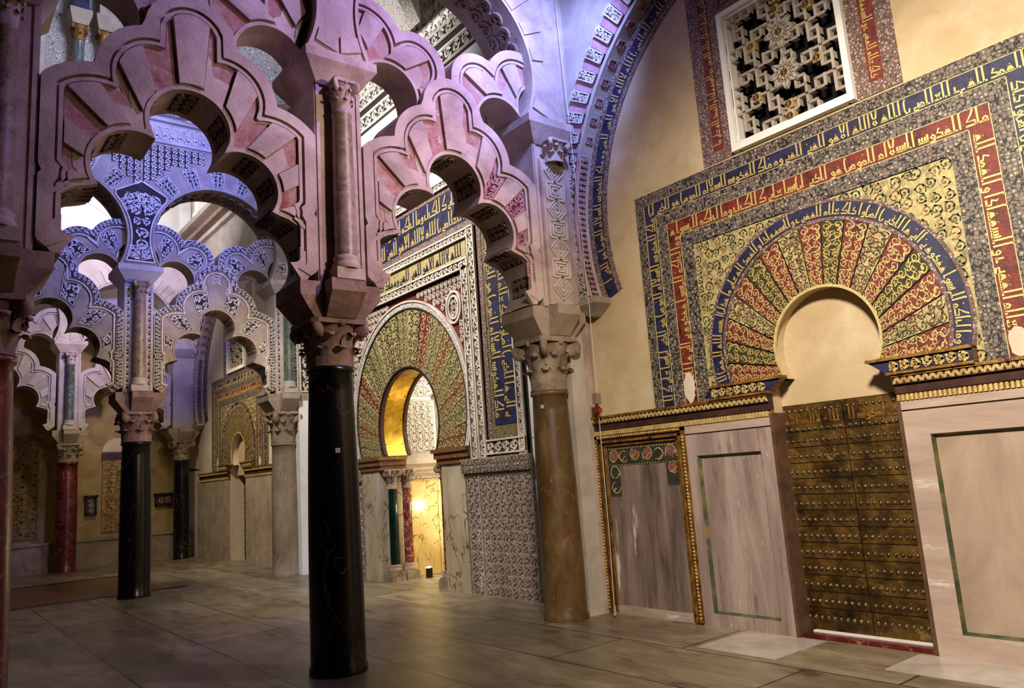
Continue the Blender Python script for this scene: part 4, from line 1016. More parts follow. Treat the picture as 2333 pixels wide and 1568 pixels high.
# ---------------------------------------------------------------- the mihrab front
MC_ = -4.12
root = thing('mihrab_front', 'mosaic and carved stucco prayer niche front in the centre of the picture', 'niche', (MC_, 0, 1.8))
def wbox(x0, x1, z0, z1, d, name, m, par=root):
    mb = MB(); mb.box(x0, x1, -d, 0, z0, z1); return mb.build(name, m, par)
ci = (MC_, 2.5); co = (MC_, 2.68); NV = 17; si = -asin((2.5-2.05)/.93); so = -asin((2.68-2.05)/1.7)
seq = [M_REDARAB, M_DARKARAB, M_REDARAB, M_DARKARAB, M_REDARAB, M_DARKARAB, M_RED, M_GOLDARAB, M_DARKARAB, M_GOLDARAB, M_GOLDARAB, M_DARKARAB, M_GOLDARAB, M_RED, M_DARKARAB, M_REDARAB, M_DARKARAB, M_REDARAB, M_DARKARAB]
for i in range(NV):
    A = [(ci[0]+.93*cos(t), ci[1]+.93*sin(t)) for t in [si+(pi-2*si)*(i+k/6)/NV for k in range(7)]]
    B = [(co[0]+1.7*cos(t), co[1]+1.7*sin(t)) for t in [so+(pi-2*so)*(i+k/6)/NV for k in range(7)]]
    mb = MB(); mb.band(WF, A, B, 0, .03, 0, back=False); W_, H_ = L_len(A, B)
    mb.ring(WF, [A[0], B[0]], .006, .03, .036, 1)
    def M(u, v, d, A=A, B=B, L=(W_, H_)):
        k = min(max(u/L[0]*6, 0), 5.999); j = int(k); f = k-j
        r = lerp2(lerp2(A[j], A[j+1], f), lerp2(B[j], B[j+1], f), v/L[1]); return WF(r[0], r[1], .031+d)
    vine(mb, M, W_, H_, W_/2.02, h=.003, wid=.065, m=1, n=12, sides=False, leaves=4)
    mb.build('voussoir', [seq[i], M_OLIVE if seq[i] is M_GOLDARAB else M_GOLD2], root, recalc=False)
for r0, r1, m_, n_ in ((1.70,1.725,M_GROUND,'dark_ring'),(1.725,1.81,M_FACARVW,'carved_ring'),(1.81,1.84,M_CARVE,'outer_ring')):
    mb = MB(); mb.band(WF, arc(co, r0, so, pi-so, 90), arc(co, r1, so, pi-so, 90), 0, .05 if r1 < 1.82 else .07, 0, back=False); mb.build(n_, m_, root)
mb = MB(); mb.band(WF, arc(ci, .93, si, pi-si, 70), arc(ci, .955, si, pi-si, 70), 0, .045, 0, back=False); mb.build('inner_edge', M_DARKW, root)
XR, XL = MC_+1.84, MC_-1.84
an = sorted([so+(pi-2*so)*k/80 for k in range(81)]+[atan2(4.63-2.68, 1.84), pi-atan2(4.63-2.68, 1.84)])
A = [(co[0]+1.835*cos(a), co[1]+1.835*sin(a)) for a in an]; B = [rect_ray(co, a, XL-.001, XR+.001, 2.05, 4.63) for a in an]
mb = MB(); mb.band(WF, A, B, 0, .02, 0, back=False); mb.build('spandrel_ground', M_GROUNDR, root)
for sg in (-1, 1):
    mb = MB(); cell = .115
    for i in range(12):
        for j in range(21):
            x = XR-(i+.5)*cell if sg > 0 else XL+(i+.5)*cell; z = 4.60-(j+.5)*cell
            if sqrt((x-co[0])**2+(z-co[1])**2) < 1.88: continue
            if sqrt((x-(MC_+sg*1.52))**2+(z-4.12)**2) < .27: continue
            vine(mb, lambda u, v, d, x=x, z=z: WF(x-cell/2+u, z-cell/2+v, .02+d), cell, cell, 9, h=.02, wid=.075, n=12)
    mb.build('carved_spandrel', M_CARVE, root, recalc=False)
    mb = MB(); cc = (MC_+sg*1.52, 4.12)
    for r in (.24, .17): mb.ring(WF, [(cc[0]+r*.78*cos(t*pi/16), cc[1]+r*sin(t*pi/16)) for t in range(33)], .014, .02, .06)
    vine(mb, lambda u, v, d: WF(cc[0]-.10+u, cc[1]-.13+v, .02+d), .20, .26, .09, h=.02, wid=.10, n=10)
    mb.build('medallion', M_CARVE, root, recalc=False)
def carved_strip(x0, x1, z0, z1, d, name='carved_strip', par=root, cell=None, m=M_CARVE, wid=.12):
    mb = MB(); mb.box(x0, x1, -d, 0, z0, z1, 1); U, V = x1-x0, z1-z0
    vine(mb, lambda u, v, h: WF(x0+u, z0+v, d+h), U, V, cell or min(U, V)*.95, h=.014, wid=wid, n=10, leaves=2)
    for P in ([(x0,z0),(x0,z1)], [(x1,z0),(x1,z1)], [(x0,z0),(x1,z0)], [(x0,z1),(x1,z1)]): mb.ring(WF, P, .012, d, d+.03, 0)
    return mb.build(name, [m, M_GROUND], par, recalc=False)
# stacked bands above the arch and beside it
carved_strip(XL-.16, XR+.16, 4.63, 4.76, .08)
wbox(XL-.16, XR+.16, 4.76, 4.80, .05, 'dark_fillet', M_GROUND)
o = wbox(XL-.05, XR+.05, 4.80, 5.10, .03, 'gold_inscription_band', M_GOLDARAB)
mb = MB(); kufic(mb, lambda s, v, d: WF(XL-.03+s, 4.82+v, .03+d), XR-XL, .26, 2, h=.005); mb.build('dark_lettering', M_BLUE, o, recalc=False)
carved_strip(XL-.16, XR+.16, 5.10, 5.21, .05)
wbox(XL-.34, XR+.34, 5.21, 5.34, .03, 'speckled_border', M_TESSR)
o = wbox(XL-1.0, XR+1.0, 5.34, 5.95, .03, 'blue_inscription_band', M_BLUE)
for q, k in ((5.35, 1), (5.65, 4)):
    mb = MB(); kufic(mb, lambda s, v, d: WF(XL-.98+s, q+v, .03+d), XR-XL+1.96, .28, k, h=.006); mb.build('gold_lettering', M_GOLD, o, recalc=False)
wbox(XL-1.0, XR+1.0, 5.95, 6.03, .03, 'speckled_border', M_TESSR)
carved_strip(XL-1.05, XR+1.05, 6.03, 6.14, .05)
for sg in (-1, 1):
    E_ = XR if sg > 0 else XL
    def xs(a, b): return (E_+sg*a, E_+sg*b) if sg > 0 else (E_-b, E_-a)
    a, b = xs(.0, .14); carved_strip(a, b, 1.86, 4.63, .08)
    a, b = xs(.165, .31); carved_strip(a, b, 1.86, 5.21, .06)
    a, b = xs(.33, .43); wbox(a, b, 1.86, 5.34, .03, 'speckled_border', M_TESSR)
    a, b = xs(.43, 1.07); wbox(a, b, 2.10, 5.34, .02, 'dark_border', M_DARKARAB)
    a, b = xs(.50, 1.0); o = wbox(a, b, 2.28, 5.34, .03, 'blue_inscription_band', M_BLUE)
    for q, k in ((0, 3), (.25, 6)):
        mb = MB()
        if sg > 0: kufic(mb, lambda s, v, d: WF(a+q+v, 5.3-s, .03+d), 2.95, .24, k, h=.006)
        else: kufic(mb, lambda s, v, d: WF(b-q-v, 2.35+s, .03+d), 2.95, .24, k, h=.006)
        mb.build('gold_lettering', M_GOLD, o, recalc=False)
    a, b = xs(1.07, 1.18); carved_strip(a, b, 1.86, 6.14, .06)
    a, b = xs(.33, 1.18); carved_strip(a, b, 1.90, 2.08, .07, cell=.15)
    # impost moulding beside the opening
    mb = MB()
    for d, z0_, z1_, e in ((.14, 1.99, 2.05, .93), (.11, 1.90, 1.99, .97), (.08, 1.82, 1.90, 1.0)):
        xa, xb = MC_+sg*e*.88, MC_+sg*1.75; mb.box(min(xa, xb), max(xa, xb), -d, .42, z0_, z1_)
    mb.build('impost_moulding', M_REDARAB, root)
# lower slabs
for sg, nm in ((-1, 'left'), (1, 'right')):
    xa, xb = MC_+sg*1.0, MC_+sg*1.57
    r = thing('marble_slab', 'plain grey-gold marble jamb slab on the %s of the prayer niche' % nm, 'slab', ((xa+xb)/2, 0, 0))
    mb = MB(); mb.box(min(xa, xb), max(xa, xb), -.05, 0, 0, 1.82); mb.build('slab_face', M_MIHS, r)
    xa, xb = MC_+sg*1.60, MC_+sg*3.06
    r = thing('carved_marble_panel', 'large marble dado panel carved with a tree of vines, %s of the prayer niche' % nm, 'panel', ((xa+xb)/2, 0, 0))
    xa, xb = min(xa, xb), max(xa, xb)
    mb = MB(); mb.box(xa, xb, -.05, 0, .0, 1.66, 0); mb.build('panel_ground', M_FACARV, r)
    mb = MB(); xm = xa+.32 if sg > 0 else xb-.32
    for q0, q1 in ((xa+.02, xm-.02), (xm+.02, xb-.02)):
        vine(mb, lambda u, v, d: WF(q0+u, .03+v, .05+d), q1-q0, 1.58, .145, h=.014, wid=.085, n=11)
    mb.ring(WF, [(xm, 0), (xm, 1.66)], .012, .05, .068); mb.build('vine_carving', M_DADO, r, recalc=False)
    mb = MB(); mb.box(xa-.06, xb, -.10, 0, 1.66, 1.86, 0)
    vine(mb, lambda u, v, d: WF(xa-.05+u, 1.67+v, .10+d), xb-xa+.04, .17, .11, h=.012, wid=.11, n=10)
    mb.build('carved_ledge', M_FACARV, r, recalc=False)
# upper wall of the central bay: carved frieze and blind arches
root = thing('upper_blind_arcade', 'brightly lit white carved frieze and arcade high above the prayer niche', 'arcade', (MC_, 0, 6.2))
carved_strip(-7.7, -.3, 8.35, 8.55, .12, 'carved_frieze', root, cell=.19)
carved_strip(-7.7, -.3, 7.98, 8.22, .07, 'carved_frieze', root, cell=.22)
for k in range(7):
    xc = -7.2+k*1.03+.05; mb = MB(); a_ = (xc, 7.25)
    mb.band(WF, arc(a_, .34, 0, pi, 20), arc(a_, .50, 0, pi, 20), 0, .06, 0, back=False)
    mb.box(xc-.5, xc-.34, -.06, 0, 6.2, 7.25, 0); mb.box(xc+.34, xc+.5, -.06, 0, 6.2, 7.25, 0)
    M = lambda u, v, d: WF(xc-.33+u, 6.4+v, .002+d); vine(mb, M, .66, .9, .16, h=.012, wid=.1, n=9, leaves=2)
    M = lambda u, v, d: WF(a_[0]+(.37+u)*cos(v/.4), a_[1]+(.37+u)*sin(v/.4), .06+d); vine(mb, M, .11, .4*pi, .1, h=.012, wid=.12, n=9, leaves=2)
    mb.build('blind_arch', M_CARVE, root, recalc=False)
mb = MB(); vine(mb, lambda u, v, d: WF(-7.7+u, 8.6+v, .002+d), 7.4, 1.6, .27, h=.02, wid=.1, n=10); mb.build('carved_wall_field', M_CARVE, root, recalc=False)

# chamber behind the niche
mb = MB()
mb.box(-5.32, -5.2, .4, 3.4, 0, 4.6); mb.box(-3.05, -2.93, .4, 3.4, 0, 4.6); mb.box(-5.3, -2.95, 3.3, 3.42, 0, 4.6); mb.box(-5.3, -2.95, .4, 3.4, 4.5, 4.6)
struct(mb.build('wall_niche', M_WHITE))
r = thing('niche_marble_lining', 'glowing gold-veined marble slabs lining the prayer chamber', 'panel', (-5.15, 1.6, 0))
for k in range(4):
    mb = MB(); mb.box(-5.2, -5.17, .45+k*.7, .45+k*.7+.69, .0, 1.62); mb.build('slab', M_MIHW, r)
mb = MB(); mb.box(-5.2, -2.95, 3.25, 3.28, 0, 1.62); mb.build('slab', M_MIHW, r)
mb = MB(); mb.box(-3.08, -3.05, .45, 3.25, 0, 1.62); mb.build('slab', M_MIHW, r)
r = thing('niche_cornice', 'cream inscribed cornice running round the prayer chamber', 'cornice', (-5.12, 1.8, 1.62))
mb = MB()
for d, a, b in ((.05, 1.62, 1.68), (.03, 1.68, 1.74), (.07, 1.74, 1.80), (.11, 1.80, 1.90), (.16, 1.90, 2.0), (.05, 2.0, 2.08)):
    mb.box(-5.2, -5.2+d, .42, 3.3, a, b); mb.box(-5.2, -3, 3.3-d, 3.3, a, b)
mb.build('moulding', M_PALE, r)
mb = MB(); kufic(mb, lambda s, v, d: (-5.15+d, .5+s, 1.625+v), 2.6, .055, 0, h=.004); mb.build('gold_lettering', M_GILT, r, recalc=False)
r = thing('niche_stucco_panel', 'white carved stucco tree of life panel seen through the horseshoe opening', 'panel', (-5.18, 1.2, 2.1))
mb = MB(); mb.box(-5.2, -5.185, .45, 1.15, 2.1, 3.05); mb.box(-5.2, -5.185, .45, 3.2, 3.1, 4.2); mb.build('panel_ground', M_FACARVW, r)
mb = MB(); vine(mb, lambda u, v, d: (-5.185+d, .47+u, 2.12+v), .66, .9, .13, h=.014, wid=.09, n=10); vine(mb, lambda u, v, d: (-5.185+d, .47+u, 3.12+v), 2.6, .9, .16, h=.014, wid=.09, n=10)
mb.build('carving', M_CARVE, r, recalc=False)
tag_ = thing('niche_colonnette', 'slim white colonnette inside the prayer chamber, catching the lamp light', 'small column', (-5.1, 1.25, 2.08))
mb = MB(); mb.lathe([(.06, 2.08), (.075, 2.12), (.05, 2.16), (.048, 2.9), (.06, 2.92), (.05, 2.94)], (-5.1, 1.25), 16); mb.build('shaft', M_WHITE, tag_)
mb = MB(); capital(mb, (-5.1, 1.25), 2.94, 3.2, .048, .09, nl=6); mb.build('capital', M_PALE, tag_)
# gold lined intrados of the niche arch
r = thing('gold_arch_lining', 'gold plated lining inside the horseshoe opening of the prayer niche', 'lining', (MC_, .2, 2.05))
rows = [[(MC_+.925*cos(t), y, 2.5+.925*sin(t)) for t in [si+(pi-2*si)*k/60 for k in range(61)]] for y in (-.02, .0, .44, .46)]
mb = MB(); mb.grid(rows, 0, True); mb.build('lining_plate', M_GOLDP, r, recalc=False)
for yy in (.005, .455):
    mb = MB(); mb.band(lambda a, b, d: (a, yy+d, b), arc(ci, .90, si, pi-si, 60), arc(ci, .94, si, pi-si, 60), -.03, .03); mb.build('dark_rim', M_DARKW, r)
mb = MB()
for k in range(9):
    t = si+(pi-2*si)*(k+.5)/9
    for yy in (.06, .38): mb.lathe([(0, 2.5+.915*sin(t)-.012), (.012, 2.5+.915*sin(t)), (0, 2.5+.915*sin(t)+.012)], (MC_+.915*cos(t), yy), 6)
mb.build('rivets', M_DMET, r, recalc=False)
for k in (.9, 2.24):
    pass
# jamb of the niche and its paired columns
for sg in (-1, 1):
    mb = MB(); xa = MC_+sg*.985; mb.box(min(xa-sg*.015, xa+sg*.12), max(xa-sg*.015, xa+sg*.12), -.055, .46, 0, 1.86); struct(mb.build('trim_13', M_MIHS))
def jamb_col(x, y, m, label):
    r = thing('jamb_column', label, 'column', (x, y, 0), 'paired jamb columns of the prayer niche')
    mb = MB(); mb.box(x-.13, x+.13, y-.125, y+.125, 0, .13); mb.box(x-.115, x+.115, y-.11, y+.11, .13, .16); mb.build('plinth', M_CAPL, r)
    mb = MB(); mb.lathe([(.115, .16), (.12, .185), (.10, .21), (.092, .225), (.10, .25), (.082, .27)], (x, y), 20); mb.build('base', M_CAPL, r)
    mb = MB(); mb.lathe([(.078, .27), (.078, .9), (.072, 1.5)], (x, y), 20); mb.build('shaft', m, r)
    mb = MB(); capital(mb, (x, y), 1.50, 1.83, .072, .11, nl=8); mb.build('capital', M_CAPL, r)
jamb_col(-4.93, .10, mat('green_black_marble', ['#04120f','#0a1f1a','#10302a'], 4, rough=.12, spots=[('#8a948a', 9, .70, .74)]), 'dark green jamb column, front of the left pair in the prayer niche')
jamb_col(-4.93, .37, mat('red_breccia_marble', ['#4b1a14','#6e2a22','#8b4a40'], 8, rough=.2, veins=[('#c9a89c', 7, .02)]), 'red speckled jamb column, behind the green one in the prayer niche')
jamb_col(-3.30, .10, MC['red_breccia_marble'], 'jamb column on the right side of the prayer niche, only its plinth showing')
r = thing('floor_lamp', 'small black floor lamp glaring behind the red jamb column', 'lamp', (-4.72, .62, 0))
mb = MB(); mb.box(-4.77, -4.69, .58, .66, 0, .16); mb.build('lamp_body', M_DMET, r)
mb = MB(); mb.poly([(-4.78, .575, .165), (-4.69, .575, .165), (-4.69, .655, .18), (-4.78, .655, .18)]); mb.build('lamp_face', M_BULB, r, recalc=False)

# ---------------------------------------------------------------- columns of the arch screens
column('marble_column', 'black veined marble column standing free in the foreground', 0, -3.27, M_BLACKM, M_CAP, 2.69, .242, .200)
column('marble_column', 'thick brown marble column engaged to the wall right of the prayer niche', -.02, -.55, M_BROWNM, M_CAPL, 2.51, .240, .198, mimp=M_SAND)
column('marble_column', 'pale grey-brown column engaged to the wall left of the prayer niche', -8.0, -.55, M_GREYM, M_CAPL, 2.51, .240, .215, mimp=M_SAND)
column('marble_column', 'black marble column with a pale vein, second free column to the left', -8.0, -3.2, M_BLACKM, M_CAP, 2.60, .250, .225)
column('marble_column', 'dark column engaged beside the far bay, slimmest and farthest', -15.45, -.45, M_BLACKM, M_CAPL, 2.60, .20, .19, mimp=M_SAND)
column('marble_column', 'dark red marble column standing at the far left', -15.5, -3.15, M_REDM, M_CAPL, 2.66, .235, .22, mimp=M_SAND)
column('marble_column', 'column at the extreme left edge, its carved capital just in the frame', 0, -5.97, M_REDM, M_CAP, 2.69, .242, .200)
mb = MB(); mb.box(.0, .03, -3.02, -2.99, 1.76, 1.80)
def paper(c, z, ang, label, r_):
    x, y = c[0]+r_*cos(ang), c[1]+r_*sin(ang); n = Vector((cos(ang), sin(ang), 0)); t = Vector((-sin(ang), cos(ang), 0)); o = Vector((x, y, z))
    mb = MB(); mb.poly([o-t*.02-Vector((0,0,.02)), o+t*.02-Vector((0,0,.02)), o+t*.02+Vector((0,0,.02)), o-t*.02+Vector((0,0,.02))])
    mb.poly([p-n*.002 for p in (o-t*.02-Vector((0,0,.02)), o+t*.02-Vector((0,0,.02)), o+t*.02+Vector((0,0,.02)), o-t*.02+Vector((0,0,.02)))])
    r = tag(mb.build('paper_tag', M_TAG, None, recalc=False), label, 'tag')
    mb = MB()
    for k in range(3): q = o+n*.001+Vector((0,0,-.010+.009*k)); mb.poly([q-t*.012, q+t*.012, q+t*.012+Vector((0,0,.004)), q-t*.012+Vector((0,0,.004))])
    mb.build('print', M_INK, r, recalc=False)
paper((0, -3.27), 1.92, -.25, 'tiny white square label on the black foreground column', .238)
paper((-.02, -.55), 2.33, -1.15, 'tiny white square label near the top of the brown column', .222)

# wall piers behind the engaged columns
for X0, lab in ((0, 'whitewashed pier behind the brown engaged column'), (-8.0, 'white pier behind the pale engaged column')):
    hw = .15 if X0 == 0 else .29
    r = thing('wall_pier', lab, 'pier', (X0, -.15, 0)); mb = MB(); mb.box(X0-hw, X0+hw, -.34, 0, 0, 3.45); mb.build('pier_body', M_WHITE if X0 else M_PALE, r)
    mb = MB(); mb.box(X0+hw-.02, X0+hw+.012, -.12, 0, 0, 3.4); mb.build('pink_edge_strip', M_PINK, r)

# pillars
pillar('plain pink pillar standing on the foreground black column', 0, -3.25, M_PINK, colonnette=M_COLN, clabel='mottled colonnette set on the front of the near pillar')
pillar('plain pink wall pillar rising above the brown engaged column', 0, -.55, M_PINK, y0=-.24, y1=.54)
pillar('purple shaded pillar at the upper left edge', 0, -5.95, M_PINK, colonnette=M_COLN, clabel='colonnette at the very left edge, half out of the picture')
pillar('carved pillar on the second black column, with zigzag strips', -8.0, -3.25, M_PALE, colonnette=M_COLN, clabel='mottled colonnette between the blue-lit carved arches', carved=True)
pillar('carved wall pillar above the pale engaged column', -8.0, -.55, M_PALE, y0=-.24, y1=.54, colonnette=M_GREENM, clabel='green-grey colonnette above the pale engaged column', carved=True)
pillar('hidden carved pillar beyond the upper left arches', -8.0, -5.95, M_PALE)
pillar('pale pillar on the dark red column', -15.5, -3.2, M_PALE, colonnette=M_GREENM, clabel='dark green colonnette bright among the far left arches')
pillar('pale pillar by the far wall over the slimmest column', -15.5, -.50, M_PALE, y0=-.24, y1=.49)
# carved pilaster above the brown column
r = thing('carved_pilaster', 'pilaster carved with nested squares above the brown engaged column', 'pilaster', (.29, -.5, ZS))
mb = MB(); mb.box(.28, .305, -.72, -.30, ZS+.02, 5.22, 0)
for y_ in (-.70, -.32): mb.box(.305, .318, y_-.012, y_+.012, ZS+.05, 5.2, 0)
mb.build('pilaster_body', M_BRICK if False else M_PINK, r)
PF = lambda a, b, d: (.305+d, a, b)
z = ZS+.22; k = 0
while z < 5.15:
    mb = MB(); q = .13
    for s_ in (1, .66, .33):
        e = q*s_
        P = [(-.51-e, z-e*.8), (-.51+e, z-e*.8), (-.51+e, z+e*.8), (-.51-e, z+e*.8), (-.51-e, z-e*.8)] if k % 2 else [(-.51, z-e*1.1), (-.51+e*1.1, z), (-.51, z+e*1.1), (-.51-e*1.1, z), (-.51, z-e*1.1)]
        for u_, v_ in zip(P[:-1], P[1:]): mb.ring(PF, [u_, v_], .009, 0, .018, 0)
    mb.build('carved_square' if k % 2 else 'carved_lozenge', M_CARVE, r, recalc=False); z += .235; k += 1
mb = MB(); capital(mb, (.30, -.50), 5.18, 5.45, .12, .17); mb.build('pilaster_capital', M_PINK, r)
# carved panels beside the far engaged column
for X0 in (-8.0,):
    r = thing('carved_wall_panel', 'white carved vine panel beside the green-grey colonnette', 'panel', (X0+.28, -.2, ZS))
    for y0_, y1_, cell in ((-.50, -.36, .13), (-.30, -.03, .22)):
        mb = MB(); M = lambda u, v, d: (X0+.282+d, y0_+u, ZS+.05+v); mb.poly([M(0,0,.001), M(y1_-y0_,0,.001), M(y1_-y0_,1.85,.001), M(0,1.85,.001)], 1)
        vine(mb, M, y1_-y0_, 1.85, cell, h=.02, wid=.10, n=11)
        for P in ([(0,0),(0,1.85)], [(y1_-y0_,0),(y1_-y0_,1.85)], [(0,0),(y1_-y0_,0)]): mb.ring(M, P, .012, 0, .03, 0)
        mb.build('vine_panel', [M_CARVE, M_GROUND], r, recalc=False)

# ---------------------------------------------------------------- arches
G1 = 'lobed arches of the near screen'; G2 = 'lobed arches of the carved screen'; G3 = 'lobed arches of the far screen'
lobed_arch('lower', 0, -4.60, 'pink', 'lobed_arch', 'large plain pink lobed arch left of the foreground column', 'arch', G1)
lobed_arch('lower', 0, -1.90, 'pink', 'lobed_arch', 'pink lobed arch right of the foreground column, dark carved blocks on its right half', 'arch', G1, decor=.44)
lobed_arch('mid', 0, -3.25, 'pink', 'interlaced_arch', 'upper pink lobed arch crossing behind the near pillar', 'arch', G1)
lobed_arch('mid', 0, -.55, 'pink', 'interlaced_arch', 'short violet lit upper arch against the near wall pillar', 'arch', G1, .5, 1)
lobed_arch('mid', 0, -5.95, 'pink', 'interlaced_arch', 'upper lobed arch at the top left edge', 'arch', G1, 0, .5)
lobed_arch('lower', -8, -4.60, 'carved', 'lobed_arch', 'lobed arch with carved blocks, left of the second black column', 'arch', G2)
lobed_arch('lower', -8, -1.90, 'carved', 'lobed_arch', 'lobed arch with carved blocks, right of the second black column', 'arch', G2)
lobed_arch('mid', -8, -3.25, 'carved', 'interlaced_arch', 'upper carved lobed arch behind the second pillar', 'arch', G2)
lobed_arch('mid', -8, -.55, 'carved', 'interlaced_arch', 'short carved upper arch beside the carved wall pillar', 'arch', G2, .5, 1)
lobed_arch('lower', -15.5, -4.60, 'pale', 'lobed_arch', 'dim plain lobed arch at the far left edge', 'arch', G3, carve=False)
lobed_arch('lower', -15.5, -1.90, 'pale', 'lobed_arch', 'bright plain lobed arch between the dark red column and the far wall', 'arch', G3, carve=False)
lobed_arch('mid', -15.5, -3.25, 'pale', 'interlaced_arch', 'violet upper lobed arch in the farthest screen', 'arch', G3, carve=False)
top_arch(0, -1.90, 'pink', 'great plain horseshoe arch with carved underside at the top', 'horseshoe arches', carve=True)
top_arch(0, -4.60, 'pink', 'plain horseshoe arch at the top left, mostly out of frame', 'horseshoe arches')
top_arch(-8, -1.90, 'carved', 'blue lit horseshoe arch with carved blocks, right hand one', 'horseshoe arches', carve=True)
top_arch(-8, -4.60, 'carved', 'blue lit horseshoe arch with carved blocks, left hand one', 'horseshoe arches', carve=True)
top_arch(-15.5, -1.90, 'pale', 'pale horseshoe arch of the farthest screen by the wall', 'horseshoe arches')
top_arch(-15.5, -4.60, 'pale', 'pale horseshoe arch of the farthest screen, left hand one', 'horseshoe arches')
# wall above each engaged column
for X0, m_ in ((0, M_PINK), (-8.0, M_PALE), (-15.5, M_PALE)):
    r = thing('upper_wall_pier', {0: 'plain blue lit wall pier at the top between the two great arches', -8.0: 'pale wall pier above the carved wall pillar', -15.5: 'pale wall pier at the end of the farthest screen'}[X0], 'pier', (X0, -.3, ZT))
    mb = MB(); mb.box(X0-.34, X0+.34, -.549, 0, ZT, 8.1); mb.build('pier_body', m_, r)
# carved panel on the block between the blue lit horseshoe arches
for X0, yc in ((-8.0, -3.25),):
    r = thing('carved_block', 'tall waisted carved block between the two blue lit horseshoe arches', 'block', (X0+TD, yc, ZT))
    wz = lambda z: 1.35-sqrt(max(1.13**2-(z-6.22)**2, 0))-.07
    mb = MB(); n = 16; zz = [ZT+.08+1.35*k/n for k in range(n+1)]
    A = [(yc-min(wz(z), .42), z) for z in zz]; B = [(yc+min(wz(z), .42), z) for z in zz]; A[-1] = B[-1] = (yc, zz[-1]+.15)
    F = lambda a, b, d: (X0+TD+d, a, b)
    mb.band(F, A, B, 0, .012, 1, back=False); mb.ring(F, A, .012, .0, .035, 0); mb.ring(F, B, .012, 0, .035, 0); mb.ring(F, [A[0], B[0]], .012, 0, .035, 0)
    for k in range(n-1):
        a = A[k][0]; b = B[k][0]
        if b-a < .08: continue
    for k in range(6):
        z0_ = ZT+.1+k*.21; hw = min(wz(z0_), wz(z0_+.2), .40)-.015
        if hw < .05: continue
        vine(mb, lambda u, v, d: F(yc-hw+u, z0_+v, .012+d), hw*2, .2, max(.1, hw), h=.018, wid=.10, n=12)
    mb.build('vine_relief', [M_CARVE, M_GROUND], r, recalc=False)
# friezes above the horseshoe arches
for X0, lab in ((-8.0, 'long carved frieze topping the blue lit horseshoe arches'), (0, 'plain frieze on top of the near screen, out of frame')):
    if X0 == 0: continue
    r = thing('frieze', lab, 'frieze', (X0, -3.2, 8.1))
    mb = MB(); mb.box(X0-.36, X0+.38, -5.95, 0, 8.1, 8.16); mb.box(X0-.32, X0+.33, -5.95, 0, 8.16, 8.52); mb.box(X0-.38, X0+.42, -5.95, 0, 8.52, 8.60); mb.build('frieze_body', M_PALE, r)
    mb = MB(); vine(mb, lambda u, v, d: (X0+.331+d, -5.9+u, 8.18+v), 5.85, .14, .14, h=.02, wid=.12, n=9, leaves=2)
    y = -5.9
    while y < -.1:
        mb.band(lambda a, b, d: (X0+.331+d, y+a, b), arc((.07, 8.38), .045, 0, pi, 8), arc((.07, 8.38), .065, 0, pi, 8), 0, .025, 0, back=False); mb.box(X0+.33, X0+.35, y+.005, y+.025, 8.34, 8.38); mb.box(X0+.33, X0+.35, y+.115, y+.135, 8.34, 8.38); y += .15
    mb.build('frieze_carving', M_CARVE, r, recalc=False)

# ---------------------------------------------------------------- dome drum of the central bay (seen at the upper left)
mb = MB(); DC = (-4.0, -4.1); RD = 3.75
for k in range(8):
    a0_, a1_ = pi/8+k*pi/4, pi/8+(k+1)*pi/4
    p = [(DC[0]+RD*cos(t), DC[1]+RD*sin(t)) for t in (a0_, a1_)]; q = [(DC[0]+(RD+.2)*cos(t), DC[1]+(RD+.2)*sin(t)) for t in (a0_, a1_)]
    mb.hexa([(p[0][0], p[0][1], 8.6), (p[1][0], p[1][1], 8.6), (q[1][0], q[1][1], 8.6), (q[0][0], q[0][1], 8.6)], [(p[0][0], p[0][1], 12.3), (p[1][0], p[1][1], 12.3), (q[1][0], q[1][1], 12.3), (q[0][0], q[0][1], 12.3)])
struct(mb.build('wall_drum', M_FACARVW))
DG = 'colonnettes of the central dome'
for k, (y, lab) in enumerate(((-4.95, 'left'), (-4.38, 'middle'), (-3.98, 'right'), (-3.4, 'hidden right'))):
    r = thing('dome_colonnette', '%s one of the small gold capped colonnettes under the dome, at upper left' % lab, 'small column', (-7.15, y, 8.6), DG)
    mb = MB(); mb.lathe([(.12, 8.6), (.10, 8.68), (.085, 8.72), (.08, 9.4), (.09, 9.42)], (-7.15, y), 14); mb.build('shaft', M_GREENM if k % 2 else M_PALE, r)
    mb = MB(); capital(mb, (-7.15, y), 9.42, 9.72, .08, .13, nl=6); mb.build('capital', M_GILT, r)
    mb = MB(); frustum(mb, -7.15, y, 9.70, 9.95, .12, .12, .2, .17, 0, .07); mb.build('impost', M_SAND, r)
    mb = MB(); mb.box(-7.33, -6.99, y-.12, y+.12, 9.95, 12.2); mb.build('rib_foot', M_BLUE if k == 1 else M_SAND, r)
r = thing('drum_window_arch', 'blue lit round arch with carved blocks under the dome, at upper left', 'arch', (-7.3, -5.6, 8.6))
F = lambda a, b, d: (-7.43+d, -5.75+a, b); mb = MB(); mb.band(F, arc((0, 8.7), .62, 0, pi, 30), arc((0, 8.7), .98, 0, pi, 30), 0, .10, 0, back=False); mb.build('arch_ring', M_PALE, r)
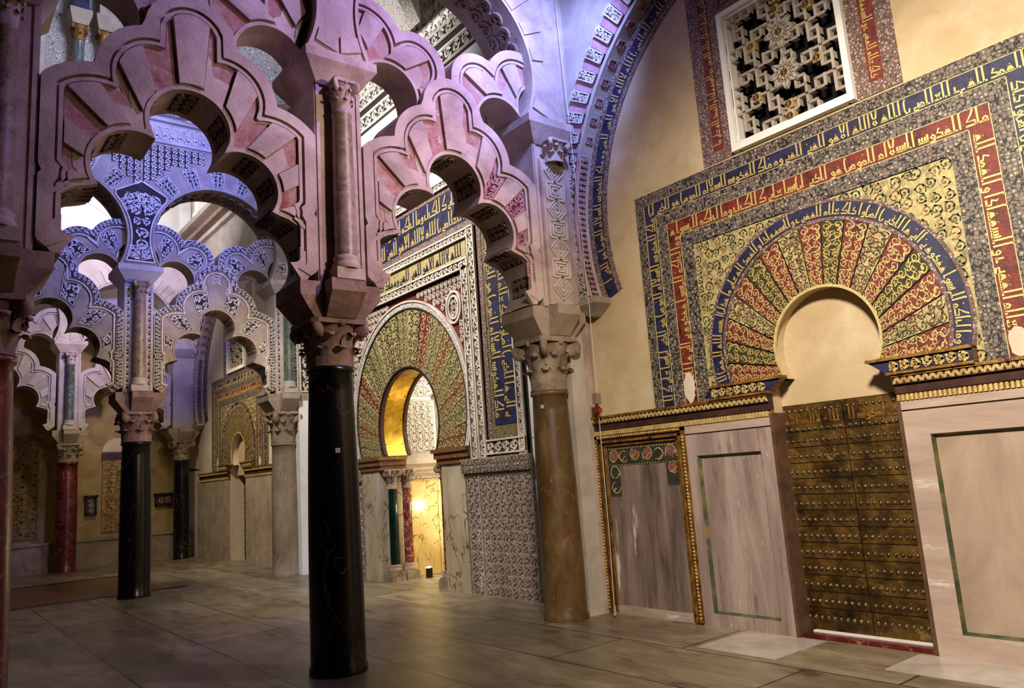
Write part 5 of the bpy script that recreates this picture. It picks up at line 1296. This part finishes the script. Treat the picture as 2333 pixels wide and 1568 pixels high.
for k in range(9):
    aa = [.12+k*.33+t*.045 for t in range(4)]; A = [(.66*cos(t), 8.7+.66*sin(t)) for t in aa]; B = [(.92*cos(t), 8.7+.92*sin(t)) for t in aa]
    mb = MB(); mb.band(F, A, B, .10, .106, 1, back=False); W_, H_ = L_len(A, B)
    def M(u, v, d, A=A, B=B, L=(W_, H_)):
        q = min(max(u/L[0]*3, 0), 2.999); j = int(q); f = q-j; rr = lerp2(lerp2(A[j], A[j+1], f), lerp2(B[j], B[j+1], f), v/L[1]); return F(rr[0], rr[1], .106+d)
    vine(mb, M, W_, H_, .07, h=.014, wid=.14, n=8, leaves=1); mb.build('carved_voussoir', [M_CARVE, M_GROUND], r, recalc=False)

# upper mouldings of the far bay
for z, dz, d, m_, nm in ((9.0, .14, .30, M_SAND, 'upper'), (8.72, .12, .18, M_CAP, 'middle'), (8.45, .10, .12, M_PALE, 'lower')):
    mb = MB(); mb.box(-16.4, -8.4, -d-.2, -.19, z, z+dz); struct(mb.build('trim_14', m_))
FG = 'white pilasters high in the far bay'
for k in range(4):
    x = -15.9+k*1.5
    mb = MB(); mb.box(x, x+.32, -.42, -.19, 9.2, 11.6); mb.box(x-.05, x+.37, -.46, -.19, 9.14, 9.3); tag(mb.build('upper_pilaster', M_WHITE), 'white pilaster high in the far bay, number %s from the left corner' % ['one','two','three','four'][k], 'pilaster', FG)
for X0 in (-15.5,):
    mb = MB(); mb.box(X0-.3, X0+.3, -5.95, 0, 8.1, 8.3); tag(mb.build('coping', M_PALE), 'plain coping on top of the farthest screen', 'coping')
mb = MB(); F = lambda a, b, d: (-16.4+d, -4.6+a, b); mb.band(F, arc((1.4, 8.4), 1.5, 0, pi, 40), arc((1.4, 8.4), 1.7, 0, pi, 40), 0, .12, 0, back=False)
tag(mb.build('upper_wall_arch', M_WHITE), 'faint round arch moulding on the dazzling white upper east wall', 'arch')
mb = MB(); mb.box(-16.4, -16.37, -13, 0, 6.6, 12.4); struct(mb.build('trim_15', M_WHITE))

# ---------------------------------------------------------------- east wall: bench and reliefs
mb = MB(); mb.box(-16.4, -16.0, -12, -.02, 0, .66); mb.box(-16.4, -15.96, -12, -.02, .66, .72); tag(mb.build('stone_bench', M_BENCH), 'long low stone bench along the dim far wall', 'bench')
def relief(y0, y1, z0, z1, m, label, rows, name='carved_relief_panel', arch_=False):
    r = thing(name, label, 'relief', (-16.38, (y0+y1)/2, z0)); mb = MB(); mb.box(-16.4, -16.36, y0, y1, z0, z1); mb.build('panel', m, r)
    mb = MB(); n = rows
    for k in range(n+1): z = z0+(z1-z0)*k/n; mb.box(-16.36, -16.345, y0, y1, z-.012, z+.012)
    for y in (y0, y1): mb.box(-16.36, -16.34, y-.02, y+.02, z0, z1)
    mb.build('raised_frame', m, r)
    mb = MB(); c_ = (z1-z0)/n
    for k in range(n): vine(mb, lambda u, v, d: (-16.36+d, y0+.03+u, z0+k*c_+.02+v), y1-y0-.06, c_-.04, c_-.05, h=.02, wid=.1, n=8, leaves=2)
    mb.build('relief_carving', m, r, recalc=False)
    return r
relief(-4.75, -3.68, .84, 3.40, M_RELIEF, 'big dim ochre relief panel on the far wall at the left edge', 9)
relief(-2.19, -1.50, .86, 2.72, M_RELIEF2, 'tall gilded relief panel partly behind the second black column', 8)
r = thing('door_frame_relief', 'dark lintel over the tall gilded relief panel', 'lintel', (-16.38, -1.85, 2.74)); mb = MB(); mb.box(-16.4, -16.33, -2.23, -1.46, 2.73, 2.92); mb.build('lintel', M_DARKW, r)
mb = MB(); mb.band(lambda a, b, d: (-16.41+d, -1.85+a, b), arc((0, 2.95), .0, 0, pi, 20), arc((0, 2.95), .36, 0, pi, 20), 0, .02, 0, back=False); tag(mb.build('lit_lunette', M_PLAST), 'small glowing semicircular lunette above the gilded relief', 'lunette')
for (y0, y1, z0, z1, lab) in ((-2.60, -2.33, 1.31, 1.82, 'small upright dark framed plaque left of the second black column'), (-.90, -.42, 1.42, 1.76, 'small wide dark framed plaque right of the second black column')):
    r = thing('framed_plaque', lab, 'plaque', (-16.36, (y0+y1)/2, z0)); mb = MB()
    for q in ((y0, y0+.04, z0, z1), (y1-.04, y1, z0, z1), (y0, y1, z0, z0+.04), (y0-.03, y1+.03, z1-.05, z1)): mb.box(-16.4, -16.28, q[0], q[1], q[2], q[3])
    mb.build('frame', M_DMET, r); mb = MB(); mb.box(-16.4, -16.34, y0+.04, y1-.04, z0+.04, z1-.05); mb.build('panel', M_DARKW, r)
    mb = MB(); vine(mb, lambda u, v, d: (-16.34+d, y0+.06+u, z0+.06+v), y1-y0-.12, z1-z0-.14, .14, h=.012, wid=.12, n=9); mb.build('ornament', M_CAPL, r, recalc=False)

# ---------------------------------------------------------------- floor pieces and loose items
def tile(x0, x1, y0, y1, lab, m=M_TILE, skew=0, name='floor_tile'):
    mb = MB(); mb.hexa([(x0, y0, 0), (x1, y0+skew, 0), (x1, y1, 0), (x0, y1, 0)], [(x0, y0, .004), (x1, y0+skew, .004), (x1, y1, .004), (x0, y1, .004)])
    tag(mb.build(name, m), lab, 'floor tile')
tile(1.98, 2.76, -.82, -.05, 'pale polished floor tile at the left of the bronze door')
tile(3.55, 4.45, -.62, -.05, 'pale polished floor tile at the right of the bronze door')
tile(-12.4, -8.5, -7.2, -2.5, 'large brown inlaid floor slab beyond the second black column', M_TOMB, name='inlaid_floor_slab')
for k, q in enumerate(((-12.55, -12.3, -7.3, -2.2), (-8.75, -8.5, -7.3, -2.2))):
    mb = MB(); mb.box(q[0], q[1], q[2], q[3], .0045, .009); tag(mb.build('floor_inlay_strip', M_TOMBD), 'dark inlay strip on the %s edge of the brown floor slab' % ('far' if k == 0 else 'near'), 'inlay')
cab = thing('hanging_cable', 'thin white cable hanging down the wall beside the brown column', 'cable', (.42, -.30, 0))
mb = MB(); mb.tube([(.34, -.30, 8.0), (.44, -.30, 5.5), (.47, -.27, 3.4), (.44, -.24, 2.5), (.42, -.22, .9), (.40, -.22, .12)], .0045, 6); mb.build('cable_line', M_WIRE, cab)
mb = MB(); mb.box(.40, .46, -.28, -.20, 2.32, 2.44); mb.build('grey_box', M_DMET if False else M_DSTONE, cab)
mb = MB(); mb.box(.41, .47, -.27, -.21, 2.22, 2.27); mb.box(.43, .445, -.25, -.235, 2.16, 2.32); mb.build('red_tie', M_REDP, cab)
mb = MB(); mb.poly([(.40, -.24, .02), (.46, -.26, .03), (.44, -.24, .13), (.41, -.235, .12)]); mb.build('paper_tag_end', M_TAG, cab, recalc=False)
